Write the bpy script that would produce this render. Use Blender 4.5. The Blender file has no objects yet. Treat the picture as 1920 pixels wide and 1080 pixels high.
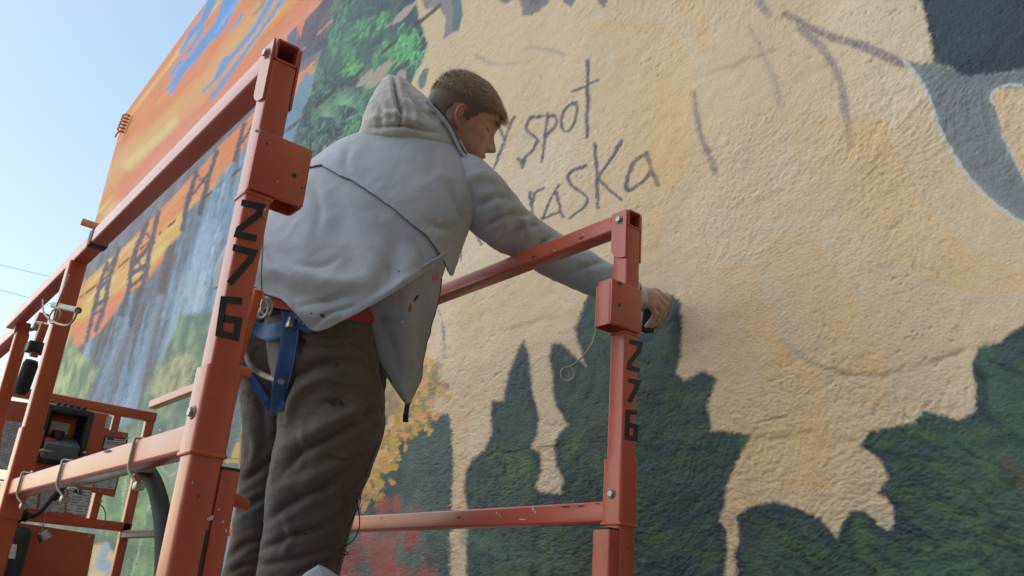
import bpy, bmesh, math, random
import numpy as np
from mathutils import Vector, Matrix

random.seed(4); RNG = np.random.default_rng(7)
SC = bpy.context.scene
COL = SC.collection

# ------------------------------------------------------------------ camera
CAM_H = 1.55                      # lens above the ground, metres
F = 1589.0                        # focal length in pixels of the 1920 wide photograph
ROT = np.array([[0.64135565, -0.2260894, -0.73317563],
                [0.76377405, 0.27891536, 0.5821129],
                [0.07288439, -0.93332192, 0.35156516]])   # rows: world X (along wall), Y (into wall), Z
CAMP = np.array([0.0, 0.0, CAM_H])
cam_d = bpy.data.cameras.new('camera'); cam = bpy.data.objects.new('camera', cam_d); COL.objects.link(cam)
cam_d.sensor_width = 36.0; cam_d.lens = F / 1920 * 36.0
cam_d.clip_start = 0.05; cam_d.clip_end = 2000
cam.matrix_world = Matrix([[ROT[0, 0], -ROT[0, 1], -ROT[0, 2], 0], [ROT[1, 0], -ROT[1, 1], -ROT[1, 2], 0],
                           [ROT[2, 0], -ROT[2, 1], -ROT[2, 2], CAM_H], [0, 0, 0, 1]])
SC.camera = cam

# ------------------------------------------------------------------ sky, sun, exposure
TO_SUN = Vector((-0.60, -0.39, 0.7071)).normalized()
world = bpy.data.worlds.new('World'); SC.world = world; world.use_nodes = True
wn = world.node_tree.nodes; wl = world.node_tree.links
sky = wn.new('ShaderNodeTexSky'); sky.sky_type = 'NISHITA'; sky.sun_disc = False
sky.sun_elevation = math.asin(TO_SUN.z); sky.sun_rotation = math.atan2(TO_SUN.x, TO_SUN.y)
sky.air_density = 1.95; sky.dust_density = 0.5; sky.ozone_density = 1.0; sky.altitude = 0
bg = wn['Background']; bg.inputs['Strength'].default_value = 0.108
wl.new(sky.outputs['Color'], bg.inputs['Color'])
sun_d = bpy.data.lights.new('sun', 'SUN'); sun_d.energy = 1.5; sun_d.angle = math.radians(110); sun_d.color = (1.0, 0.94, 0.87)
sun = bpy.data.objects.new('sun', sun_d); COL.objects.link(sun)
sun.rotation_euler = TO_SUN.to_track_quat('Z', 'Y').to_euler(); sun.location = (-6, -6, 8)
SC.view_settings.view_transform = 'Standard'; SC.view_settings.look = 'None'
SC.view_settings.exposure = 0.42; SC.view_settings.gamma = 1.0; SC.view_settings.use_curve_mapping = False

# ------------------------------------------------------------------ helpers
def ray(x, y):
    return ROT @ np.array([x - 960.0, y - 540.0, F])
def at_y(x, y, Y):                # point seen at photo pixel (x, y) on the plane at depth Y
    r = ray(x, y); return CAMP + r * (Y / r[1])
def at_x(x, y, X):
    r = ray(x, y); return CAMP + r * (X / r[0])
def at_d(x, y, d):                # at distance d along the viewing axis
    r = ray(x, y); return CAMP + r * (d / F)
def proj(P):
    P = np.atleast_2d(P) - CAMP
    c = P @ ROT
    return 960 + F * c[:, 0] / c[:, 2], 540 + F * c[:, 1] / c[:, 2], c[:, 2]
def lin(c):
    c = np.array(c, float) / 255.0
    return np.where(c <= 0.04045, c / 12.92, ((c + 0.055) / 1.055) ** 2.4)

def mesh_obj(name, verts, faces, mat=None, parent=None, smooth=False, angle=None):
    me = bpy.data.meshes.new(name)
    me.from_pydata([tuple(map(float, v)) for v in verts], [], faces)
    me.update()
    if mat: me.materials.append(mat)
    o = bpy.data.objects.new(name, me); COL.objects.link(o)
    if parent is not None: o.parent = parent
    if smooth:
        me.polygons.foreach_set('use_smooth', [True] * len(me.polygons))
        if angle: me.set_sharp_from_angle(angle=math.radians(angle))
    return o
def np_mesh(name, V, Fq, mat=None, parent=None, smooth=True):
    """big quad mesh from numpy arrays"""
    me = bpy.data.meshes.new(name)
    nv, nf = len(V), len(Fq)
    k = Fq.shape[1]
    me.vertices.add(nv); me.vertices.foreach_set('co', np.ascontiguousarray(V, dtype=np.float32).ravel())
    me.loops.add(nf * k); me.loops.foreach_set('vertex_index', np.ascontiguousarray(Fq, dtype=np.int32).ravel())
    me.polygons.add(nf); me.polygons.foreach_set('loop_start', np.arange(0, nf * k, k, dtype=np.int32))
    me.polygons.foreach_set('loop_total', np.full(nf, k, dtype=np.int32))
    if smooth: me.polygons.foreach_set('use_smooth', np.ones(nf, dtype=bool))
    me.update(calc_edges=True); me.validate()
    if mat: me.materials.append(mat)
    o = bpy.data.objects.new(name, me); COL.objects.link(o)
    if parent is not None: o.parent = parent
    return o
def tag(o, label=None, cat=None, group=None, kind=None):
    if label: o['label'] = label
    if cat: o['category'] = cat
    if group: o['group'] = group
    if kind: o['kind'] = kind
    return o
def empty(name, loc=(0, 0, 0)):
    o = bpy.data.objects.new(name, None); COL.objects.link(o); o.location = loc; o.empty_display_size = 0.1
    return o
def grid_faces(nr, nc, wrap=False):
    a = np.arange(nr * nc).reshape(nr, nc)
    if wrap: b = np.roll(a, -1, axis=1)
    else: b = a[:, 1:]; a = a[:, :-1]
    return np.stack([a[:-1].ravel(), b[:-1].ravel(), b[1:].ravel(), a[1:].ravel()], axis=1)
def nrm(v):
    v = np.asarray(v, float); return v / max(1e-9, np.linalg.norm(v))
def spline(P, n, closed=False):
    """Catmull-Rom through points P (k x d), n samples"""
    P = np.asarray(P, float); k = len(P)
    t = np.linspace(0, k if closed else k - 1, n, endpoint=not closed)
    i = np.floor(t).astype(int)
    if not closed: i = np.clip(i, 0, k - 2)
    u = (t - i)[:, None]
    def g(j): return P[j % k] if closed else np.where(((j < 0) | (j >= k))[:, None], 2 * P[np.clip(j, 0, k - 1)] - P[np.clip(2 * np.clip(j, 0, k - 1) - j, 0, k - 1)], P[np.clip(j, 0, k - 1)])
    p0, p1, p2, p3 = g(i - 1), g(i), g(i + 1), g(i + 2)
    return 0.5 * (2 * p1 + (p2 - p0) * u + (2 * p0 - 5 * p1 + 4 * p2 - p3) * u ** 2 + (3 * p1 - p0 - 3 * p2 + p3) * u ** 3)

# numpy lattice noise -------------------------------------------------
_TAB = np.random.default_rng(99).random((64, 256, 256)).astype(np.float32)
def _hash(ix, iy, iz, seed):
    return _TAB[(iz.astype(np.int32) * 7 + seed) & 63, iy.astype(np.int32) & 255, ix.astype(np.int32) & 255]
def noise2(x, y, seed=0):
    T = _TAB[seed & 63].ravel()
    fx = np.floor(x); fy = np.floor(y); ix = fx.astype(np.int32); iy = fy.astype(np.int32)
    fx = (x - fx).astype(np.float32); fy = (y - fy).astype(np.float32)
    ux = fx * fx * (3 - 2 * fx); uy = fy * fy * (3 - 2 * fy)
    x0 = ix & 255; x1 = (ix + 1) & 255; y0 = (iy & 255) << 8; y1 = ((iy + 1) & 255) << 8
    a = T[y0 | x0]; b = T[y0 | x1]; c = T[y1 | x0]; d = T[y1 | x1]
    a = a + (b - a) * ux; c = c + (d - c) * ux
    return a + (c - a) * uy - 0.5
def noise3(p, seed=0):
    ip = np.floor(p); f = p - ip; u = f * f * (3 - 2 * f)
    r = 0
    for dx in (0, 1):
        for dy in (0, 1):
            for dz in (0, 1):
                w = (u[:, 0] if dx else 1 - u[:, 0]) * (u[:, 1] if dy else 1 - u[:, 1]) * (u[:, 2] if dz else 1 - u[:, 2])
                r = r + w * _hash(ip[:, 0] + dx, ip[:, 1] + dy, ip[:, 2] + dz, seed)
    return r - 0.5
def fbm2(x, y, oct=4, seed=0, gain=0.5):
    r = 0; a = 1.0
    for i in range(oct):
        r = r + a * noise2(x * 2 ** i + i * 17.3, y * 2 ** i - i * 9.1, seed + i); a *= gain
    return r
def fbm3(p, oct=4, seed=0):
    r = 0; a = 1.0
    for i in range(oct):
        r = r + a * noise3(p * 2 ** i + i * 7.7, seed + i); a *= 0.5
    return r
def sstep(e0, e1, x):
    t = np.clip((x - e0) / (e1 - e0), 0, 1); return t * t * (3 - 2 * t)
def seg_dist(px, py, P):
    """distance to a polyline, and arc parameter 0..1 of the nearest point"""
    P = np.asarray(P, float); L = np.r_[0, np.cumsum(np.hypot(*np.diff(P, axis=0).T))]
    best = np.full(px.shape, 1e9); bt = np.zeros(px.shape)
    for i in range(len(P) - 1):
        a, b = P[i], P[i + 1]; d = b - a; l2 = max(1e-9, d @ d)
        t = np.clip(((px - a[0]) * d[0] + (py - a[1]) * d[1]) / l2, 0, 1)
        q = np.hypot(px - a[0] - t * d[0], py - a[1] - t * d[1])
        m = q < best; best = np.where(m, q, best); bt = np.where(m, (L[i] + t * (L[i + 1] - L[i])) / L[-1], bt)
    return best, bt
def poly_sd(px, py, P):
    """signed distance to polygon, negative inside"""
    P = np.asarray(P, float); ins = np.zeros(px.shape, bool)
    n = len(P)
    for i in range(n):
        a, b = P[i], P[(i + 1) % n]
        if a[1] != b[1]:
            c = ((a[1] > py) != (b[1] > py)) & (px < (b[0] - a[0]) * (py - a[1]) / (b[1] - a[1]) + a[0]); ins ^= c
    d, _ = seg_dist(px, py, np.vstack([P, P[:1]]))
    return np.where(ins, -d, d)

# materials -----------------------------------------------------------
class NT:
    def __init__(s, name):
        s.m = bpy.data.materials.new(name); s.m.use_nodes = True
        s.t = s.m.node_tree; s.b = s.t.nodes['Principled BSDF']; s.out = s.t.nodes['Material Output']
    def n(s, typ, **kw):
        nd = s.t.nodes.new(typ)
        for k, v in kw.items():
            if k in nd.inputs: nd.inputs[k].default_value = v
            else: setattr(nd, k, v)
        return nd
    def l(s, a, b): s.t.links.new(a, b)
    def set(s, **kw):
        for k, v in kw.items():
            k = k.replace('_', ' '); s.b.inputs[k].default_value = v
def rgba(c): return (float(c[0]), float(c[1]), float(c[2]), 1.0)
def noisy_mat(name, c1, c2, scale=20, rough=0.6, rough_var=0.1, bump=0.1, bump_scale=200, bump_dist=0.001, metal=0.0, detail=6, lo=0.35, hi=0.65):
    m = NT(name); tc = m.n('ShaderNodeTexCoord')
    nz = m.n('ShaderNodeTexNoise', Scale=scale, Detail=detail, Roughness=0.6); m.l(tc.outputs['Object'], nz.inputs['Vector'])
    rp = m.n('ShaderNodeValToRGB'); rp.color_ramp.elements[0].position = lo; rp.color_ramp.elements[1].position = hi
    rp.color_ramp.elements[0].color = rgba(c1); rp.color_ramp.elements[1].color = rgba(c2)
    m.l(nz.outputs['Fac'], rp.inputs['Fac']); m.l(rp.outputs['Color'], m.b.inputs['Base Color'])
    mr = m.n('ShaderNodeMapRange'); mr.inputs['To Min'].default_value = rough - rough_var; mr.inputs['To Max'].default_value = rough + rough_var
    m.l(nz.outputs['Fac'], mr.inputs['Value']); m.l(mr.outputs['Result'], m.b.inputs['Roughness'])
    m.set(Metallic=metal)
    if bump:
        n2 = m.n('ShaderNodeTexNoise', Scale=bump_scale, Detail=4.0); m.l(tc.outputs['Object'], n2.inputs['Vector'])
        bp = m.n('ShaderNodeBump', Strength=bump, Distance=bump_dist); m.l(n2.outputs['Fac'], bp.inputs['Height']); m.l(bp.outputs['Normal'], m.b.inputs['Normal'])
    return m.m

# geometry primitives -------------------------------------------------
def frame(d, up=(0, 0, 1)):
    d = nrm(d); u = np.asarray(up, float); s = np.cross(d, u)
    if np.linalg.norm(s) < 1e-4: s = np.cross(d, (1, 0, 0))
    s = nrm(s); return d, s, np.cross(s, d)
def rrect(w, h, r, k=4):
    pts = []
    for cx, cy, a0 in ((w / 2 - r, h / 2 - r, 0), (-w / 2 + r, h / 2 - r, 90), (-w / 2 + r, -h / 2 + r, 180), (w / 2 - r, -h / 2 + r, 270)):
        for i in range(k + 1):
            a = math.radians(a0 + 90 * i / k); pts.append((cx + r * math.cos(a), cy + r * math.sin(a)))
    return pts
def rtube(name, p0, p1, w, h, mat, parent, up=(0, 0, 1), r=0.005, wall=0.0035, open0=False, open1=False):
    """rectangular steel tube with rounded edges; w across, h along up; ends open or capped"""
    p0, p1 = np.asarray(p0, float), np.asarray(p1, float)
    d, s, u = frame(p1 - p0, up)
    out = rrect(w, h, r); inn = rrect(w - 2 * wall, h - 2 * wall, max(0.001, r - wall)); n = len(out)
    V = []; Fc = []
    def ring(p, pr):
        i = len(V); V.extend([p + s * a + u * b for a, b in pr]); return i
    a, b = ring(p0, out), ring(p1, out)
    for i in range(n): j = (i + 1) % n; Fc.append((a + i, a + j, b + j, b + i))
    for e, p, sg, op in ((a, p0, 1, open0), (b, p1, -1, open1)):
        if op:
            q = ring(p, inn); z = ring(p + d * sg * 0.09, inn)
            for i in range(n):
                j = (i + 1) % n
                f1, f2 = (e + j, e + i, q + i, q + j), (q + j, q + i, z + i, z + j)
                Fc += [f1, f2] if sg > 0 else [f1[::-1], f2[::-1]]
            cap = tuple(range(z, z + n)); Fc.append(cap[::-1] if sg > 0 else cap)
        else:
            cap = tuple(range(e, e + n)); Fc.append(cap[::-1] if sg > 0 else cap)
    return mesh_obj(name, V, Fc, mat, parent, True, 35)
def box(name, c, sx, sy, sz, mat, parent, bevel=0.003, rot=None, seg=2):
    bm = bmesh.new(); bmesh.ops.create_cube(bm, size=1.0)
    bmesh.ops.scale(bm, vec=(sx, sy, sz), verts=bm.verts)
    if bevel: bmesh.ops.bevel(bm, geom=bm.edges[:], offset=bevel, segments=seg, profile=0.5, affect='EDGES')
    if rot is not None: bmesh.ops.rotate(bm, cent=(0, 0, 0), matrix=rot, verts=bm.verts)
    bmesh.ops.translate(bm, vec=tuple(map(float, c)), verts=bm.verts)
    me = bpy.data.meshes.new(name); bm.to_mesh(me); bm.free(); me.materials.append(mat)
    me.polygons.foreach_set('use_smooth', [True] * len(me.polygons)); me.set_sharp_from_angle(angle=math.radians(40))
    o = bpy.data.objects.new(name, me); COL.objects.link(o); o.parent = parent
    return o
def tube(name, pts, r, mat, parent, n=10, samples=None, taper=None, caps=True):
    """round tube along a smooth path; r scalar or per-sample via taper"""
    P = np.asarray(pts, float)
    if samples: P = spline(P, samples)
    k = len(P); T = np.gradient(P, axis=0); T /= np.linalg.norm(T, axis=1)[:, None] + 1e-12
    u = np.cross(T[0], (0.3, 0.2, 0.93)); u = nrm(u); V = []
    for i in range(k):
        u = nrm(u - T[i] * (u @ T[i])); w = np.cross(T[i], u)
        rr = r if taper is None else r * taper[i]
        for j in range(n):
            a = 2 * math.pi * j / n; V.append(P[i] + rr * (math.cos(a) * u + math.sin(a) * w))
    Fc = [tuple(f) for f in grid_faces(k, n, True)]
    if caps: Fc += [tuple(range(n))[::-1], tuple(range((k - 1) * n, k * n))]
    return mesh_obj(name, V, Fc, mat, parent, True, 60)
def cyl(name, p0, p1, r, mat, parent, n=16, r1=None):
    p0, p1 = np.asarray(p0, float), np.asarray(p1, float); d, s, u = frame(p1 - p0)
    r1 = r if r1 is None else r1; L = np.linalg.norm(p1 - p0); b = min(r, r1) * 0.12
    V = []; prof = [(0, r - b), (b, r), (L - b, r1), (L, r1 - b)]
    for t, q in prof:
        for j in range(n):
            a = 2 * math.pi * j / n; V.append(p0 + d * t + q * (math.cos(a) * s + math.sin(a) * u))
    Fc = [tuple(f)[::-1] for f in grid_faces(4, n, True)] + [tuple(range(n)), tuple(range(3 * n, 4 * n))[::-1]]
    return mesh_obj(name, V, Fc, mat, parent, True, 40)
def ring_obj(name, c, normal, R, r, mat, parent, n=28, m=8, a0=0, a1=360):
    d, s, u = frame(normal); full = abs(a1 - a0) >= 360
    pts = [np.asarray(c) + R * (math.cos(a) * s + math.sin(a) * u) for a in np.radians(np.linspace(a0, a1, n + (1 if full else 0)))]
    return tube(name, pts, r, mat, parent, n=m, caps=not full)
def prism(name, pts, n, t, mat, parent, smooth=False):
    """flat polygon (3-D points) extruded by t along n"""
    P = [np.asarray(p, float) for p in pts]; n = nrm(n); k = len(P)
    nn = nrm(sum(np.cross(P[i], P[(i + 1) % k]) for i in range(k)) - 0)
    if np.dot(np.cross(P[1] - P[0], P[2] - P[1]), n) < 0 and k == 3 or np.dot(nn, n) < 0 and k > 3: P = P[::-1]
    V = P + [p + n * t for p in P]
    Fc = [tuple(range(k))[::-1], tuple(range(k, 2 * k))] + [(i, (i + 1) % k, k + (i + 1) % k, k + i) for i in range(k)]
    o = mesh_obj(name, V, Fc, mat, parent)
    bm = bmesh.new(); bm.from_mesh(o.data); bmesh.ops.recalc_face_normals(bm, faces=bm.faces); bm.to_mesh(o.data); bm.free()
    return o
def stroke_plate(name, lines, width, mapf, n, mat, parent, t=0.0008):
    """painted stencil stroke: mitred flat ribbon(s) along pixel polylines, mapped on a face by mapf, lifted a hair along n"""
    V = []; Fc = []; n = np.asarray(n, float)
    for L in lines:
        L = np.asarray(L, float); base = len(V); k = len(L)
        for i in range(k):
            d0 = nrm(np.r_[L[i] - L[i - 1], 0])[:2] if i else None
            d1 = nrm(np.r_[L[i + 1] - L[i], 0])[:2] if i < k - 1 else None
            dd = d0 if d1 is None else d1 if d0 is None else d0 + d1
            dd = dd / (np.linalg.norm(dd) + 1e-9); pr = np.array([-dd[1], dd[0]])
            sc = 1.0
            if d0 is not None and d1 is not None: sc = 1 / max(0.5, abs(pr @ np.array([-d0[1], d0[0]])))
            for sg in (-1, 1): V.append(mapf(*(L[i] + sg * pr * sc * width / 2)) + n * t)
        for i in range(k - 1): Fc.append((base + 2 * i, base + 2 * i + 1, base + 2 * i + 3, base + 2 * i + 2))
    return mesh_obj(name, V, Fc, mat, parent)
# ================================================================== THE SETTING
WALL_Y = 1.56
WALL_X0 = -8.72
def wall_top(X): return CAM_H + 4.52 + np.clip(X + 8.65, 0, 9) * 0.085

# ---- ground
gm = NT('concrete_lot'); tc = gm.n('ShaderNodeTexCoord')
nz = gm.n('ShaderNodeTexNoise', Scale=3.0, Detail=8.0); gm.l(tc.outputs['Object'], nz.inputs['Vector'])
rp = gm.n('ShaderNodeValToRGB'); rp.color_ramp.elements[0].color = (0.20, 0.195, 0.185, 1); rp.color_ramp.elements[1].color = (0.30, 0.29, 0.27, 1)
gm.l(nz.outputs['Fac'], rp.inputs['Fac']); gm.l(rp.outputs['Color'], gm.b.inputs['Base Color'])
nz2 = gm.n('ShaderNodeTexNoise', Scale=120.0, Detail=3.0); gm.l(tc.outputs['Object'], nz2.inputs['Vector'])
bp = gm.n('ShaderNodeBump', Strength=0.5, Distance=0.006); gm.l(nz2.outputs['Fac'], bp.inputs['Height']); gm.l(bp.outputs['Normal'], gm.b.inputs['Normal'])
gm.set(Roughness=0.9)
S = 900.0
tag(mesh_obj('ground', [(-S, -S, 0), (S, -S, 0), (S, S, 0), (-S, S, 0)], [(0, 1, 2, 3)], gm.m), 'worn grey concrete lot beneath the lift and wall', 'ground', kind='structure')

# ---- the wall's painted face: a fine sheet, denser where it stands near the viewer, coloured paint layer by paint layer
def rows_cols():
    xs = [-0.15]
    while xs[-1] > WALL_X0:
        cz = 0.733 * -xs[-1] + 0.582 * WALL_Y + 0.12; xs.append(xs[-1] - 1.25 * cz * cz / 1233)
    xs[-1] = WALL_X0
    xr = [-0.15]
    while xr[-1] < 3.0: xr.append(xr[-1] + 0.004 + 0.09 * (xr[-1] + 0.15))
    X = np.array(sorted(set(xs + xr)))
    zs = [0.0]
    while zs[-1] < 4.52:
        z = zs[-1]; d = 1.28 + max(0, z - 0.45) * 1.35; zs.append(z + 1.25 * d / 847)
    zs[-1] = 4.52
    zd = [0.0]
    while zd[-1] > -CAM_H: zd.append(zd[-1] - 0.003 + 0.09 * zd[-1])
    zd[-1] = -CAM_H
    return X, np.array(sorted(set(zs + zd)))
gx, gz = rows_cols()
GX, GZ = np.meshgrid(gx, gz)
wx = GX.ravel(); wz = GZ.ravel()
wz = np.where(wz > 2.5, 2.5 + (wz - 2.5) * (wall_top(wx) - CAM_H - 2.5) / (4.52 - 2.5), wz)
# where each point of the wall lies in the reference picture (plane-to-picture homography; used to trace the painted shapes)
hx = np.minimum(wx, -0.05)
PX, PY, _ = proj(np.stack([hx, np.full_like(hx, WALL_Y), wz + CAM_H], axis=1))
PX = np.clip(PX + np.maximum(0, wx + 0.05) * 1200, -900, 6000); PY = np.clip(PY, -3000, 4000)
wobx = 2.6 * fbm2(wx * 28, wz * 28, 3, 11) + 1.2 * fbm2(wx * 160, wz * 160, 2, 21); woby = 2.6 * fbm2(wx * 28 + 50, wz * 28, 3, 31) + 1.2 * fbm2(wx * 160 + 9, wz * 160, 2, 41)
QX, QY = PX + wobx, PY + woby
grain = fbm2(wx * 190, wz * 190, 2, 51)          # stucco-scale grain that breaks up paint edges
ALB = 1.16
paint = np.tile(lin((208, 187, 155)), (len(wx), 1))

TM = np.zeros(len(wx))
def trees(i): return None
_cs = 32.0; _nx = 260
_cx = np.clip(np.floor((PX + 1000) / _cs), 0, _nx - 1).astype(np.int64); _cy = np.clip(np.floor((PY + 3100) / _cs), 0, 400).astype(np.int64)
_key = _cy * _nx + _cx; _ord = np.argsort(_key, kind='stable'); _ks = _key[_ord]
def sub(pts, pad):
    p = np.asarray(pts, float); x0, y0 = p.min(0) - pad; x1, y1 = p.max(0) + pad
    c0, c1 = (int(np.clip((v + 1000) // _cs, 0, _nx - 1)) for v in (x0, x1)); r0, r1 = (int(np.clip((v + 3100) // _cs, 0, 400)) for v in (y0, y1))
    r = np.arange(r0, r1 + 1); lo = np.searchsorted(_ks, r * _nx + c0, 'left'); hi = np.searchsorted(_ks, r * _nx + c1, 'right')
    i = np.concatenate([_ord[a:b] for a, b in zip(lo, hi)]) if len(r) else np.zeros(0, int)
    return i[(PX[i] > x0) & (PX[i] < x1) & (PY[i] > y0) & (PY[i] < y1)]
def lay(i, c, a):
    if len(i): paint[i] = paint[i] * (1 - a[:, None]) + (lin(c) if not isinstance(c, np.ndarray) or c.ndim == 1 else c) * a[:, None]
def poly(pts, c, soft=3, alpha=1.0, tex=0.0, edge=None, smooth=0, raw=False, ecol=None, ew=16):
    if smooth: pts = spline(pts, len(pts) * smooth, True)
    i = sub(pts, soft + 14)
    if not len(i): return
    sd = poly_sd(QX[i] if not raw else PX[i], QY[i] if not raw else PY[i], pts) + tex * grain[i] * 10
    a = alpha * (1 - sstep(-soft, soft, sd))
    if callable(c): col = c(i)
    else: col = np.tile(lin(c), (len(i), 1))
    if ecol is not None:
        e = sstep(-ew, 0, sd + 8 * fbm2(wx[i] * 30, wz[i] * 30, 2, 77))[:, None]; col = col * (1 - e) + lin(ecol) * e
    lay(i, np.asarray(col), a)
    if c is trees or ecol is not None: TM[i] = np.maximum(TM[i], a)
def stroke(pts, c, w0, w1=None, soft=2, alpha=1.0, tex=0.0, sm=6, chalk=0.0):
    w1 = w0 if w1 is None else w1
    p = spline(pts, max(2, (len(pts) - 1) * sm + 1)) if len(pts) > 2 else np.asarray(pts, float)
    i = sub(p, max(w0, w1) + soft + 10)
    if not len(i): return
    d, t = seg_dist(QX[i], QY[i], p)
    sd = d - 0.5 * (w0 + (w1 - w0) * t) + tex * grain[i] * 10
    a = alpha * (1 - sstep(-soft, soft, sd))
    if chalk: a = a * np.clip(1 - chalk + 2.2 * chalk * sstep(-0.25, 0.2, grain[i]) * 0.8, 0, 1)
    lay(i, np.tile(lin(c), (len(i), 1)), a)
def mix(n, stops):
    n = np.clip(n, 0, 1); ks = [s[0] for s in stops]; cs = np.array([lin(s[1]) for s in stops])
    return np.stack([np.interp(n, ks, cs[:, k]) for k in range(3)], axis=1)
def dab(cx, cy, rx, ry, ang, c, soft=2, alpha=1.0, tex=0.3):
    t = np.linspace(0, 2 * math.pi, 14, endpoint=False); ca, sa = math.cos(ang), math.sin(ang)
    poly([(cx + rx * math.cos(a) * ca - ry * math.sin(a) * sa, cy + rx * math.cos(a) * sa + ry * math.sin(a) * ca) for a in t], c, soft, alpha, tex)
def zpts(pts, k, ox, oy): return [(ox + x / k, oy + y / k) for x, y in pts]
R2 = random.Random(12)

# cream ground coat, blotchy
n = fbm2(wx * 3.2, wz * 3.2, 4, 3); n2 = fbm2(wx * 11, wz * 11, 3, 5)
k = sstep(0.02, 0.4, n)[:, None] * 0.45; paint[:] = paint * (1 - k) + lin((211, 187, 150)) * k
k = sstep(0.0, 0.4, n2)[:, None] * 0.35; paint[:] = paint * (1 - k) + lin((198, 182, 156)) * k
k = sstep(0.25, 0.55, fbm2(wx * 6 + 4, wz * 2.2, 3, 8))[:, None] * 0.2; paint[:] = paint * (1 - k) + lin((213, 185, 142)) * k

k = sstep(0.05, 0.45, fbm2(wx * 1.7 + 3, wz * 2.3, 4, 18))[:, None] * 0.55; paint[:] = paint * (1 - k) + lin((214, 202, 178)) * k
k = sstep(0.08, 0.45, fbm2(wx * 2.1 + 9, wz * 1.6, 3, 28))[:, None] * 0.4; paint[:] = paint * (1 - k) + lin((216, 184, 132)) * k
# sunset sky on the far end
def sunset(i):
    s = fbm2(wx[i] * 0.55 + wz[i] * 0.22, wz[i] * 5.0 - wx[i] * 0.25, 4, 101)
    s2 = fbm2(wx[i] * 0.8, wz[i] * 9.0 - wx[i] * 0.3, 3, 131)
    return mix(0.5 + s * 0.75 + s2 * 0.25, [(0.0, (232, 122, 96)), (0.3, (242, 138, 92)), (0.5, (248, 130, 70)), (0.68, (248, 150, 78)), (0.85, (250, 182, 98)), (1, (248, 200, 116))])
poly([(-900, 1300), (-900, -1500), (900, -1500), (760, -200), (650, 0), (610, 95), (590, 130), (545, 190), (560, 330), (480, 420), (300, 620), (150, 720), (60, 1200)], sunset, 3)
stroke([(700, -260), (560, -60), (480, 30), (398, 142), (338, 207), (226, 306), (150, 400)], (242, 182, 112), 26, 34, 12, 0.6)
stroke([(700, -100), (540, 60), (440, 170), (330, 270), (230, 390)], (240, 150, 128), 14, 26, 10, 0.55)
stroke([(330, 225), (300, 255), (240, 310)], (240, 206, 140), 12, 18, 7, 0.7)
dab(208, 405, 16, 30, 0.5, (246, 196, 120), 12, 0.8)
for P, w0, w1 in ([(470, -80), (433, 0), (410, 50), (386, 77), (362, 110), (338, 139), (321, 175)], 34, 7), ([(430, -60), (398, 0), (380, 38), (356, 68), (338, 98)], 24, 7), ([(380, 53), (366, 78), (350, 100)], 9, 7), \
        ([(341, 112), (330, 126), (318, 142)], 8, 6), ([(353, 110), (335, 135), (315, 168)], 8, 7), ([(560, -70), (510, 0), (472, 59), (427, 115), (410, 142), (380, 172)], 13, 5), ([(425, 112), (417, 124), (408, 142)], 13, 12), \
        ([(580, -70), (531, 0), (487, 59), (439, 124), (398, 182)], 6, 8), ([(455, 26), (443, 42), (433, 56)], 7, 4), ([(640, -160), (560, -40), (520, 10)], 30, 6):
    stroke(P, (88, 152, 214), w0, w1, 3.0, 1.0, 0.2)
stroke([(470, -40), (440, 10), (405, 60)], (140, 176, 226), 8, 4, 4, 0.8)
stroke([(500, -10), (490, 12), (474, 28)], (140, 140, 132), 9, 5, 3, 0.9)

# waterfall and rocks
def falls(i):
    w = wx[i] * 3.4 + 0.5 * fbm2(wx[i] * 2, wz[i] * 2, 2, 205)
    s = fbm2(w, wz[i] * 0.55, 4, 201) + 0.35 * fbm2(wx[i] * 18, wz[i] * 4, 3, 211)
    f = fbm2(wx[i] * 26, wz[i] * 26, 2, 221)
    return mix(0.46 + s * 0.85 + f * 0.25, [(0.0, (84, 72, 82)), (0.2, (104, 92, 100)), (0.34, (94, 108, 126)), (0.5, (106, 134, 158)), (0.7, (128, 158, 186)), (1, (176, 196, 212))])
poly([(545, 190), (460, 270), (440, 300), (415, 325), (400, 350), (380, 370), (345, 400), (338, 441), (312, 463), (303, 489), (275, 526), (238, 552), (212, 589), (186, 622), (145, 652), (110, 640), (40, 800), (20, 1400), (560, 1400), (640, 700), (620, 420), (575, 330), (572, 160)], falls, 4, tex=0.3)
poly([(572, 135), (548, 190), (533, 240), (533, 262), (549, 270), (556, 235), (580, 180), (590, 140)], (108, 146, 172), 3, 0.95)
for P, c, w, a in ([(352, 520), (318, 640), (285, 780)], (158, 186, 212), 24, .55), ([(300, 560), (262, 700), (240, 790)], (150, 176, 202), 18, .6), ([(395, 420), (372, 500), (355, 570)], (150, 178, 205), 22, .5), ([(240, 600), (200, 700), (170, 770)], (146, 172, 200), 14, .6), \
        ([(330, 480), (296, 600), (268, 720)], (104, 88, 92), 7, .6), ([(270, 570), (228, 680), (205, 760)], (104, 86, 90), 9, .6), ([(350, 560), (330, 620), (300, 700)], (112, 92, 90), 6, .55), ([(385, 380), (360, 450)], (98, 88, 100), 10, .5), ([(228, 640), (196, 720), (175, 770)], (100, 84, 92), 8, .5):
    stroke(P, c, w, w * 1.2, 5, a, 0.5, chalk=0.3)

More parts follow.
